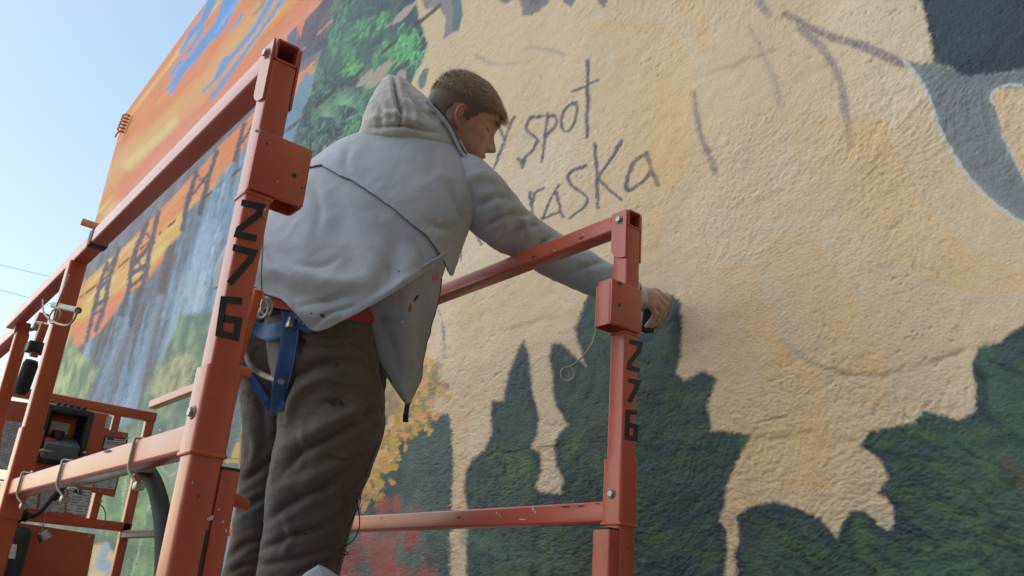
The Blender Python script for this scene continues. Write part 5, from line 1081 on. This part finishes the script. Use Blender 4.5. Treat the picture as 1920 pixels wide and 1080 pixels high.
# thin black wire dangling at the knee
tube('loose_wire', [at_d(x, y, 1.70) for x, y in ((671, 924), (676, 932), (674, 946), (666, 960), (656, 982), (650, 990))], .0012, BLKC, trs, n=5, samples=24)
tube('loose_wire', [at_d(x, y, 1.70) for x, y in ((668, 936), (672, 955), (674, 975), (672, 995), (660, 1015), (640, 1028), (638, 1036), (650, 1040), (652, 1036), (640, 1030), (636, 1034), (640, 1037))], .0012, BLKC, trs, n=5, samples=60)

# ---- boots on the deck
BOOT = noisy_mat('boot_leather', (.03, .026, .022), (.05, .043, .036), 20, .6)
for rings, fy in ((RL, 0), (LLg, 1)):
    an = (at_d(*rings[-1][0:3]) + at_d(*rings[-1][3:6])) / 2; ft = nrm((.25, 1, 0)); sd = np.array([ft[1], -ft[0], 0])
    rows = []
    for t, hh, wd, z in ((-.09, .02, .03, .10), (-.08, .07, .038, .075), (-.03, .085, .042, .085), (.04, .07, .044, .07), (.10, .05, .05, .05), (.15, .045, .046, .042), (.185, .025, .03, .03)):
        a = np.linspace(0, 2 * math.pi, 20, endpoint=False); c = np.array([an[0], an[1], DECK + .002]) + ft * t
        rows.append(np.array([c + sd * wd * math.cos(q) + np.array([0, 0, max(0, hh + hh * math.sin(q) * 1.0)]) for q in a]))
    G = np.stack(rows); bt = mesh_obj('boot', G.reshape(-1, 3), cap_faces(7, 20, True, True), BOOT, PERSON, True)
    tube('boot_shaft', [(an[0], an[1], DECK + .07), tuple(an + np.array([0, 0, .05]))], .05, BOOT, bt, n=18)

SW = noisy_mat('strap_stitch', (.10, .16, .30), (.14, .2, .36), 60, .7)
for dx_ in (-14, 14): tube('stitch_line', [on_cloth(x + dx_ * k, y, .0165) for x, y, k in ((546, 592, 1), (542, 640, 1), (534, 690, .95), (526, 730, .85))], .0011, SW, HAR, n=5, samples=30)
box('buckle', on_cloth(541, 606, .018), .03, .012, .022, ZINC, HAR, .003)
# ---- body: head, neck, trunk, arms and hands as one mesh
def skin_mat():
    m = NT('skin'); tc = m.n('ShaderNodeTexCoord'); va = m.n('ShaderNodeVertexColor', layer_name='tone')
    nz = m.n('ShaderNodeTexNoise', Scale=60.0, Detail=5.0); m.l(tc.outputs['Object'], nz.inputs['Vector'])
    mr = m.n('ShaderNodeMapRange'); mr.inputs['To Min'].default_value = .74; mr.inputs['To Max'].default_value = 1.26; m.l(nz.outputs['Fac'], mr.inputs['Value'])
    mx = m.n('ShaderNodeMix', data_type='RGBA', blend_type='MULTIPLY'); mx.inputs['Factor'].default_value = 1; m.l(va.outputs['Color'], mx.inputs[6]); m.l(mr.outputs['Result'], mx.inputs[7])
    m.l(mx.outputs[2], m.b.inputs['Base Color'])
    n2 = m.n('ShaderNodeTexNoise', Scale=500.0, Detail=2.0); m.l(tc.outputs['Object'], n2.inputs['Vector'])
    bp = m.n('ShaderNodeBump', Strength=.15, Distance=.0006); m.l(n2.outputs['Fac'], bp.inputs['Height']); m.l(bp.outputs['Normal'], m.b.inputs['Normal'])
    m.set(Roughness=.48, Subsurface_Weight=.12, Subsurface_Scale=.006); m.b.inputs['Subsurface Radius'].default_value = (1, .35, .2)
    return m.m
SKIN = skin_mat()
# head frame: ear canal seen at (860, 216); looks down to the wall
EAR = (867, 223.5); HD = 1.95; PITCH = math.radians(28.5); HROLL = math.radians(17); HS = 0.932; YAWH = math.radians(1.5)
hv = nrm(ray(*EAR)); hr = nrm(ROT[:, 0] - hv * (ROT[:, 0] @ hv)); hdn = np.cross(hv, hr)
HXs = math.cos(PITCH) * hr + math.sin(PITCH) * hdn; HZ = math.sin(PITCH) * hr - math.cos(PITCH) * hdn
HX = math.cos(YAWH) * HXs + math.sin(YAWH) * hv; HY = np.cross(HZ, HX)
HY, HZ = math.cos(HROLL) * HY - math.sin(HROLL) * HZ, math.cos(HROLL) * HZ + math.sin(HROLL) * HY
HO = at_d(EAR[0], EAR[1], HD) + HY * 0.072 * HS        # head centre lies half a head beyond the near ear
def hw(p): p = np.atleast_2d(p) * HS; return HO + p[:, :1] * HX + p[:, 1:2] * HY + p[:, 2:3] * HZ
TAB = np.array([  # z, front, back, half width
    (.130, .004, -.012, .004), (.126, .016, -.040, .028), (.116, .040, -.064, .046), (.102, .060, -.079, .060), (.085, .075, -.089, .069), (.066, .087, -.095, .0745), (.046, .0945, -.098, .0765), (.030, .088, -.0975, .0755), (.015, .084, -.095, .0735),
    (.0, .085, -.090, .0715), (-.015, .088, -.083, .0695), (-.030, .0915, -.074, .0675), (-.045, .092, -.065, .0645), (-.060, .090, -.057, .0595), (-.075, .0925, -.050, .0520), (-.088, .0915, -.046, .0430), (-.098, .083, -.043, .0330), (-.103, .060, -.040, .022), (-.104, .030, -.03, .010)])
zs_ = np.r_[np.linspace(.130, .10, 18)[:-1], np.linspace(.10, -.095, 120)[:-1], np.linspace(-.095, -.104, 10)]
def tabi(z, k):
    t = TAB[::-1]; return np.interp(z, t[:, 0], t[:, k])
def smooth1(a, n=2):
    for _ in range(n): a = np.r_[a[0], (a[:-2] + 2 * a[1:-1] + a[2:]) / 4, a[-1]]
    return a
NA = 160; th = np.linspace(0, 2 * math.pi, NA, endpoint=False)
xf, xb, hwid = (smooth1(tabi(zs_, k), 5) for k in (1, 2, 3))
xc = -.012
ct, st = np.cos(th), np.sin(th)
def head_grid():
    G = np.zeros((len(zs_), NA, 3))
    for i, z in enumerate(zs_):
        e = 2.25; c = np.sign(ct) * np.abs(ct) ** (2 / e); s = np.sign(st) * np.abs(st) ** (2 / e)
        G[i, :, 0] = xc + np.where(c > 0, (xf[i] - xc) * c, (xc - xb[i]) * c); G[i, :, 1] = hwid[i] * s; G[i, :, 2] = z
    return G
HG = head_grid(); x, y, z = HG[..., 0], HG[..., 1], HG[..., 2]; frontm = sstep(.02, .06, x)
def gs(a, s): return np.exp(-(a / s) ** 2)
# nose
NZ = np.array([(-.030, 0), (-.0255, .004), (-.021, .017), (-.014, .0285), (-.008, .0285), (.002, .0225), (.014, .0145), (.026, .0075), (.036, .003), (.046, 0)])
nose = np.interp(z, NZ[:, 0], NZ[:, 1]); sig = np.interp(z, [-.026, -.012, .0, .03], [.0135, .0125, .0095, .0080])
dx = nose * gs(y, sig) * frontm
dx += .0065 * (gs(y - .0145, .0065) + gs(y + .0145, .0065)) * gs(z + .0165, .008) * frontm        # nostril wings
# sockets, lids, brow, cheek, lips, chin
for s in (-1, 1):
    dx -= .0115 * gs(y - s * .031, .017) * gs(z - .024, .0125) * frontm
    dx += .0062 * gs(y - s * .032, .0115) * gs(z - .023, .0080) * frontm
    dx += .0048 * gs(y - s * .030, .020) * gs(z - .044, .0070) * frontm
    dx += .0035 * gs(y - s * .044, .016) * gs(z + .004, .014) * frontm
    dx -= .0012 * gs(y - s * .032, .013) * gs(z - .0165, .0022) * frontm
dx += .0075 * gs(y, .021) * gs(z + .0385, .0060) * frontm - .0035 * gs(y, .020) * gs(z + .0455, .0028) * frontm + .0075 * gs(y, .019) * gs(z + .0520, .0060) * frontm
dx -= .0030 * gs(y, .024) * gs(z + .0640, .0070) * frontm + .0 ; dx += .0045 * gs(y, .020) * gs(z + .0830, .012) * frontm
HG[..., 0] += dx
HG[..., 1] += np.sign(y) * (.0028 * gs(x - .045, .020) * gs(z + .002, .014) - .003 * gs(x - .06, .02) * gs(z - .05, .03))
tone = np.tile(np.array([.45, .245, .168]), (HG.shape[0], HG.shape[1], 1))
def tint_t(w, c): 
    global tone
    tone = tone * (1 - w[..., None]) + np.array(c) * w[..., None]
beard = frontm * sstep(.035, .012, np.abs(y)) * (gs(z + .031, .006) * .65 + gs(z + .070, .016) * .9) + .25 * sstep(-.03, -.05, z) * sstep(.0, .05, x)
tint_t(np.clip(beard, 0, .85), (.085, .052, .038))
tint_t(np.clip(frontm * gs(y, .021) * (gs(z + .039, .004) + gs(z + .0525, .004)) * .7, 0, 1), (.33, .125, .105))
for s in (-1, 1):
    tint_t(frontm * gs(y - s * .034, .015) * gs(z - .0180, .0024) * .98, (.03, .018, .014))          # lash line of lowered lids
    tint_t(frontm * gs(y - s * .033, .014) * gs(z - .0130, .006) * .35, (.27, .13, .095))
    tint_t(frontm * gs(y - s * .0135, .004) * gs(z + .0215, .0022) * .8, (.09, .035, .028))
    tint_t(frontm * gs(y - s * .031, .017) * gs(z - .0415, .0036) * .95, (.09, .055, .036))           # eyebrows
tint_t(frontm * gs(y, .017) * gs(z + .0455, .0011) * .9, (.12, .04, .035))
tint_t(np.clip(gs(np.abs(y) - .05, .02) * gs(x - .06, .03) * gs(z + .01, .02) * .35, 0, 1), (.44, .20, .14))
BV, BF, BT = [], [], []
def add_part(V, Fq, T=None):
    off = sum(len(v) for v in BV); BV.append(np.asarray(V, float)); BF.extend([tuple(int(i) + off for i in f) for f in Fq])
    BT.append(np.tile(np.array([.40, .215, .145]), (len(V), 1)) if T is None else T)
add_part(hw(HG.reshape(-1, 3)), [f[::-1] for f in cap_faces(HG.shape[0], NA, True, True)], tone.reshape(-1, 3))
# ears: a dished disc with rolled rim
def ear(side):
    nr_, na_ = 16, 48; a = np.linspace(0, 2 * math.pi, na_, endpoint=False); V = []; T = []
    for i in range(nr_):
        r = i / (nr_ - 1)
        for q in a:
            ry = .033 if math.sin(q) > 0 else .031 - .004 * math.cos(q) ** 2; rx = .0185 if math.sin(q) > -.2 else .0185 - .006 * min(1, (-.2 - math.sin(q)) / .8)
            u_, v_ = r * rx * math.cos(q), r * ry * math.sin(q)
            rim = .0065 * math.exp(-((r - .86) / .12) ** 2) * (1 if math.cos(q) < .75 else .3) + .004 * math.exp(-((r - .50) / .10) ** 2) * (1 if (math.sin(q) > -.3 and math.cos(q) < .3) else .2)
            bowl = -.007 * math.exp(-((u_ - .004) / .008) ** 2 - ((v_ + .004) / .011) ** 2) + (.003 if math.sin(q) < -.75 and r > .5 else 0) * r
            out = .010 + rim + bowl + .010 * (-math.cos(q)) * r - .010 * max(0, r - .93) / .07
            lean = .35
            X_ = -.006 + u_ * math.cos(.15) - v_ * math.sin(lean) * .55; Z_ = .002 + v_
            V.append((X_, side * (.0685 + out), Z_)); d_ = math.exp(-((u_ - .004) / .007) ** 2 - ((v_ + .004) / .010) ** 2)
            c = np.array([.43, .215, .15]) * (1 - .25 * d_); T.append(c)
    Fq = [tuple(f) for f in grid_faces(nr_, na_, True)]
    if side < 0: Fq = [f[::-1] for f in Fq]
    add_part(hw(np.array(V)), Fq, np.array(T))
ear(-1); ear(1)
def limb(P, R, n=28, T=None, samples=40):
    P = np.asarray(P, float); Q = spline(np.hstack([P, np.array(R)[:, None]]), samples); C, r = Q[:, :3], Q[:, 3]; Tn = np.gradient(C, axis=0); Tn /= np.linalg.norm(Tn, axis=1)[:, None]
    u = nrm(np.cross(Tn[0], (.3, .2, .9))); V = []
    for i in range(samples):
        u = nrm(u - Tn[i] * (u @ Tn[i])); w = np.cross(Tn[i], u)
        for j in range(n): a = 2 * math.pi * j / n; V.append(C[i] + r[i] * (math.cos(a) * u + math.sin(a) * w))
    add_part(np.array(V), cap_faces(samples, n, True, True), None if T is None else np.tile(np.array(T), (len(V), 1)))
nb = at_d(806, 300, 1.985); hip = (at_d(590, 600, 1.83)); chest = at_d(740, 390, 1.96)
limb([hw((-.022, 0, .02))[0], hw((-.030, 0, -.045))[0], hw((-.055, 0, -.095))[0], nb], [.050, .057, .060, .068])
limb([nb, chest, (chest + hip) / 2, hip], [.066, .12, .11, .11], 28)
Rsh, Rel, Rwr = at_d(858, 350, 1.90), at_d(985, 448, 2.025), at_d(1192, 560, 2.055)
limb([chest, Rsh, (Rsh + Rel) / 2, Rel, (Rel + Rwr) / 2, Rwr], [.07, .040, .032, .027, .022, .020], 20)
limb([chest, ls, (ls + le) / 2, le, RL_H + (0, -.06, .01)], [.07, .044, .038, .034, .026], 20)
for rings in (RL, LLg):
    c = [(at_d(*r[0:3]) + at_d(*r[3:6])) / 2 for r in rings[1::2]]; limb([hip] + c, [.09] + list(np.linspace(.075, .042, len(c))), 20)

# smooth-union hand grown from finger bones (surface nets on a small distance field)
def surface_nets(f, org, h):
    ins = f < 0; nx, ny, nz_ = f.shape
    cs = [ins[dx:nx - 1 + dx, dy:ny - 1 + dy, dz:nz_ - 1 + dz] for dx in (0, 1) for dy in (0, 1) for dz in (0, 1)]
    cnt = sum(c.astype(int) for c in cs); act = (cnt > 0) & (cnt < 8); idx = -np.ones(act.shape, int); ids = np.argwhere(act); idx[act] = np.arange(len(ids))
    acc = np.zeros((len(ids), 3)); num = np.zeros(len(ids)); i, j, k = ids.T
    corners = [(a, b, c) for a in (0, 1) for b in (0, 1) for c in (0, 1)]
    for A in corners:
        for ax in range(3):
            if A[ax]: continue
            B = list(A); B[ax] = 1
            fa = f[i + A[0], j + A[1], k + A[2]]; fb = f[i + B[0], j + B[1], k + B[2]]; m = (fa < 0) != (fb < 0); t = np.where(m, fa / (fa - fb + 1e-12), 0)
            p = np.stack([i + A[0], j + A[1], k + A[2]], 1).astype(float); p[:, ax] += t; acc[m] += p[m]; num[m] += 1
    V = org + h * acc / num[:, None]; Fq = []
    for ax in range(3):
        o = [0, 0, 0]; o[ax] = 1; a = ins[:nx - o[0], :ny - o[1], :nz_ - o[2]]; b = ins[o[0]:, o[1]:, o[2]:]; e = np.argwhere(a != b); e1, e2 = (ax + 1) % 3, (ax + 2) % 3
        e = e[(e[:, e1] > 0) & (e[:, e2] > 0)]; e = e[(e[:, e1] < act.shape[e1]) & (e[:, e2] < act.shape[e2]) & (e[:, ax] < act.shape[ax])]
        def at(da, db):
            q = e.copy(); q[:, e1] -= da; q[:, e2] -= db; return idx[q[:, 0], q[:, 1], q[:, 2]]
        q = np.stack([at(1, 1), at(0, 1), at(0, 0), at(1, 0)], 1); fl = a[e[:, 0], e[:, 1], e[:, 2]]; q[~fl] = q[~fl][:, ::-1]; Fq.append(q)
    Fq = np.concatenate(Fq); return V, Fq[(Fq >= 0).all(1)]
def hand(bones, h=.0026, kk=.006):
    pts = np.array([p for b in bones for p in b[:2]]); lo = pts.min(0) - .03; hi = pts.max(0) + .03; n = np.ceil((hi - lo) / h).astype(int) + 1
    g = np.stack(np.meshgrid(*[lo[q] + h * np.arange(n[q]) for q in range(3)], indexing='ij'), -1); f = None
    for a, b, ra, rb in bones:
        a, b = np.asarray(a), np.asarray(b); d = b - a; t = np.clip(((g - a) @ d) / (d @ d), 0, 1); q = np.linalg.norm(g - a - t[..., None] * d, axis=-1) - (ra + (rb - ra) * t)
        if f is None: f = q
        else: m = np.clip(.5 + .5 * (f - q) / kk, 0, 1); f = f * (1 - m) + q * m - kk * m * (1 - m)
    return surface_nets(f, lo, h)
def hp(x, y, d): return at_d(x, y, d)
W = hp(1196, 558, 2.05); bones = [(W, hp(1212, 556, 2.058), .024, .023)]
KN = [(1230, 548, 2.085), (1229, 556, 2.072), (1226, 564, 2.060), (1221, 571, 2.050)]          # index knuckle nearest the wall
for i, k in enumerate(KN): bones.append((hp(1206, 549 + i * 5, 2.066 - i * .008), hp(*k), .014, .0105))
FG = [[(1230, 548, 2.085), (1252, 562, 2.108), (1251, 584, 2.116), (1242, 598, 2.112)], [(1229, 556, 2.072), (1247, 572, 2.092), (1242, 594, 2.098), (1231, 607, 2.094)], [(1226, 564, 2.060), (1239, 580, 2.076), (1232, 601, 2.080), (1221, 611, 2.076)], [(1221, 571, 2.050), (1229, 588, 2.060), (1222, 603, 2.062), (1213, 611, 2.060)]]
for i, fg in enumerate(FG):
    r = (.0092, .0096, .0090, .0080)[i]
    for a, b, m in zip(fg[:-1], fg[1:], (1, .92, .84)): bones.append((hp(*a), hp(*b), r * m, r * m * .93))
TH = [(1204, 566, 2.075), (1214, 590, 2.098), (1224, 604, 2.108), (1233, 612, 2.108)]
for a, b, r in zip(TH[:-1], TH[1:], (.014, .011, .0095)): bones.append((hp(*a), hp(*b), r, r * .88))
Vh, Fh = hand(bones); gl = np.array([.52, .36, .315]); add_part(Vh, Fh, np.tile(gl, (len(Vh), 1)))
# left hand on the rail, palm down, fingers over the tube
Wl = RL_H + np.array([.0, -.075, .012]); bl_ = [(Wl, Wl + (0, .03, .006), .024, .026)]
for i in range(4):
    o = np.array([.030 - i * .020, 0, 0]); k0_ = RL_H + o + (0, -.012, .012); k1_ = RL_H + o + (0, .026, .004); k2_ = RL_H + o + (0, .036, -.022); k3_ = RL_H + o + (0, .030, -.042)
    bl_ += [(Wl + o * .7 + (0, .03, .004), k0_, .014, .011), (k0_, k1_, .0095, .009), (k1_, k2_, .009, .0085), (k2_, k3_, .0085, .0078)]
bl_ += [(Wl + (.02, .02, -.004), RL_H + (.046, -.035, -.012), .014, .011), (RL_H + (.046, -.035, -.012), RL_H + (.036, -.034, -.045), .0105, .009)]
Vl, Fl = hand(bl_, .0034); add_part(Vl, Fl, np.tile(gl, (len(Vl), 1)))
VB = np.concatenate(BV); body = mesh_obj('body', VB, BF, SKIN, PERSON, True)
cat_ = body.data.color_attributes.new('tone', 'FLOAT_COLOR', 'POINT'); TBc = np.concatenate(BT); cat_.data.foreach_set('color', np.concatenate([TBc, np.ones((len(TBc), 1))], 1).astype(np.float32).ravel())
bm = bmesh.new(); bm.from_mesh(body.data); bmesh.ops.recalc_face_normals(bm, faces=bm.faces); bm.to_mesh(body.data); bm.free()
cfp = spline(np.array([hp(1194, 556, 2.05), hp(1200, 557, 2.052), hp(1207, 556, 2.054)]), 8)
tube('glove_cuff', cfp, .0285, CUFF, PERSON, n=20, taper=[1.0, 1.03, 1, .98, .97, .97, 1.02, .94])

# ---- hair: close-cropped cap plus many fine strands
HAIRM = NT('hair'); hi_ = HAIRM.n('ShaderNodeHairInfo'); tc = HAIRM.n('ShaderNodeTexCoord'); nz = HAIRM.n('ShaderNodeTexNoise', Scale=120.0, Detail=3.0); HAIRM.l(tc.outputs['Object'], nz.inputs['Vector'])
va = HAIRM.n('ShaderNodeVertexColor', layer_name='tone'); HAIRM.l(va.outputs['Color'], HAIRM.b.inputs['Base Color']); HAIRM.set(Roughness=.55, Specular_IOR_Level=.35)
HAIRM.t.nodes.remove(hi_)
hair = empty('hair'); bpy.data.objects.remove(hair)
ang = np.abs(np.where(th > math.pi, th - 2 * math.pi, th))          # 0 at the face, pi at the nape
hl_a = np.radians([0, 22, 40, 52, 62, 70, 78, 86, 94, 104, 116, 135, 160, 180]); hl_z = np.array([.083, .080, .068, .052, .048, .026, .006, .008, .034, .030, -.022, -.045, -.052, -.052])
hline = np.interp(ang, hl_a, hl_z)
Zg = HG[..., 2]; inside = Zg > hline[None] + .004 * np.array([random.uniform(-1, 1) for _ in range(NA)])[None]
topw = sstep(.045, .085, Zg)                                        # 1 on the longer top
Nh = gnormals(HG); 
if ((HG - HG.mean((0, 1))) * Nh).sum() < 0: Nh = -Nh
off = .0022 + .0075 * topw * (1 + .25 * np.clip(HG[..., 0] / .09, -1, 1))
CG = HG + Nh * np.where(inside, off, -.004)[..., None]
fq = grid_faces(HG.shape[0], NA, True); ok = inside.reshape(-1)[fq].sum(1) >= 2
VC = hw(CG.reshape(-1, 3)); Fc = fq[ok]
ctone = np.array([.13, .098, .078]) * (1 - topw[..., None]) + np.array([.19, .135, .088]) * topw[..., None]
# strands
PR = np.random.default_rng(21); ii = np.argwhere(inside & (Zg < .129)); w8 = (.75 + 1.2 * topw[inside & (Zg < .129)]) * np.maximum(.15, np.sin(np.clip((.13 - ii[:, 0] * 0), .13, 1)))
dens = np.hypot(HG[..., 0] + .012, HG[..., 1])[ii[:, 0], ii[:, 1]]; w8 = w8 * dens; w8 /= w8.sum()
NS = 17000; pick = PR.choice(len(ii), NS, p=w8); SV, SFc, ST = [], [], []
for q in pick:
    i, j = ii[q]; p = HG[i, j] + PR.normal(0, .0012, 3); n = Nh[i, j]; tw = topw[i, j]
    fwd = np.array([1.0, 0, .0]); dn = np.array([-.25, 0, -1.0])
    comb = fwd * tw + dn * (1 - tw); comb = comb - n * (comb @ n); comb = comb / (np.linalg.norm(comb) + 1e-6)
    fr = np.clip(p[0] / .08, 0, 1) * tw
    L = (.0045 + .022 * tw * (.75 + .5 * PR.random()) + .030 * sstep(.55, 1., fr) * PR.random()); d0 = nrm(n * (.55 + .10 * tw) + comb * (.95) + PR.normal(0, .09, 3)); d1 = nrm(comb * 1.0 + n * (.08 if tw > .3 else .2) + PR.normal(0, .10, 3) + np.array([.7 * fr, 0, .05 * fr]))
    if tw > .75 and p[0] < -.01 and PR.random() < .10: d1 = nrm(n + PR.normal(0, .35, 3)); L *= 1.1
    sdv = nrm(np.cross(d0, n) + PR.normal(0, .15, 3)); wd = .00055 + .0003 * PR.random(); b = len(SV)
    p0 = p; p1 = p + d0 * L * .45; p2 = p1 + d1 * L * .55
    SV += [p0 - sdv * wd, p0 + sdv * wd, p1 - sdv * wd * .9, p1 + sdv * wd * .9, p2]; SFc += [(b, b + 1, b + 3, b + 2), (b + 2, b + 3, b + 4, b + 4)]
    c = (np.array([.17, .125, .094]) * (1 - tw) + np.array([.33, .235, .145]) * tw) * PR.uniform(.72, 1.32) * (1 + .6 * fr); ST += [c * .7, c * .7, c, c, c * 1.25]
VS = hw(np.array(SV)); nb0 = len(VC)
faces = [tuple(f) for f in Fc] + [tuple(k + nb0 for k in (f if f[2] != f[3] else f[:3])) for f in SFc]
hair = mesh_obj('hair', np.vstack([VC, VS]), faces, HAIRM.m, PERSON, True)
ch_ = hair.data.color_attributes.new('tone', 'FLOAT_COLOR', 'POINT'); tt_ = np.vstack([ctone.reshape(-1, 3), np.array(ST)]); ch_.data.foreach_set('color', np.concatenate([tt_, np.ones((len(tt_), 1))], 1).astype(np.float32).ravel())
# eyebrow strands
EV, EF = [], []
for s in (-1, 1):
    for _ in range(220):
        yy = s * PR.uniform(.012, .050); zz_ = .042 + .004 * math.sin((abs(yy) - .012) / .038 * 2.6) + PR.normal(0, .0016); j = int(round((math.atan2(yy / .076, .92) % (2 * math.pi)) / (2 * math.pi) * NA)) % NA; i = int(np.argmin(np.abs(zs_ - zz_)))
        p = HG[i, j]; n = Nh[i, j]; d = nrm(np.array([-.3, s * 1.0, .25]) + PR.normal(0, .2, 3) + n * .3); L = .007; sv = nrm(np.cross(d, n)) * .0003; b = len(EV); EV += [p - sv, p + sv, p + d * L]; EF.append((b, b + 1, b + 2))
eb_ = mesh_obj('eyebrow', hw(np.array(EV)), EF, noisy_mat('brow_hair', (.05, .033, .022), (.07, .046, .03), 60, .6), PERSON)

# ================================================================== LOOSE THINGS
# spray can in the painter's hand
can = empty('spray_can'); tag(can, 'dark spray can gripped in the gloved hand at the wall', 'spray can')
c_a, c_b = hp(1212, 622, 2.092), hp(1217, 580, 2.085); axd = nrm(c_b - c_a); c_a = c_b - axd * .058
CANM = noisy_mat('can_dark', (.02, .03, .034), (.035, .05, .055), 30, .35, metal=.3)
cyl('can_body', c_a, c_b, .018, CANM, can, 28); cyl('can_shoulder', c_b, c_b + axd * .012, .018, ZINC, can, 28, .010); cyl('nozzle', c_b + axd * .011, c_b + axd * .026, .007, BLKC, can, 14); ring_obj('can_rim', c_a, axd, .0178, .0014, ZINC, can, 26, 6)
# pale fabric peak at the foot of the picture: bag standing on the deck
BAG = cloth_mat('bag_fabric', (.26, .30, .36), (.36, .40, .46), 10)
BR = [(596, 1054, 1.53, 600, 1056, 1.53, .004, .004), (588, 1062, 1.53, 612, 1066, 1.53, .018, .02), (570, 1082, 1.535, 640, 1092, 1.53, .05, .06), (545, 1120, 1.54, 664, 1130, 1.535, .08, .09), (520, 1200, 1.55, 680, 1210, 1.545, .10, .11), (510, 1320, 1.56, 676, 1330, 1.56, .11, .12), (506, 1420, 1.57, 660, 1430, 1.57, .10, .11)]
G = loft(BR, 70, 70); N = gnormals(G); G = crumple(G, N, .008, 16, 91, (1, 1, 1), 2); G[..., 2] = np.maximum(G[..., 2], DECK + .004)
bag = mesh_obj('cloth_bag', G.reshape(-1, 3), cap_faces(70, 70, True, True), BAG, None, True); tag(bag, 'pale blue grey cloth bag peaking up at the bottom edge beside the trousers', 'bag')
# two utility wires crossing the open sky
WIRE = noisy_mat('utility_wire', (.10, .10, .11), (.14, .14, .15), 5, .6)
for (a, b), lab in (((( -300, 418), (130, 528)), 'upper thin utility wire across the pale sky left of the wall'), (((-300, 455), (110, 574)), 'lower thin utility wire across the pale sky left of the wall')):
    pa, pb = at_d(a[0], a[1], 26), at_d(b[0], b[1], 30); dd = pb - pa; P = np.array([pa - dd * 1.2, pa, (pa + pb) / 2 - (0, 0, .05), pb, pb + dd * 1.2])
    tag(tube('utility_wire', P, .007, WIRE, None, n=6, samples=30), lab, 'wire', 'utility wires in the sky')
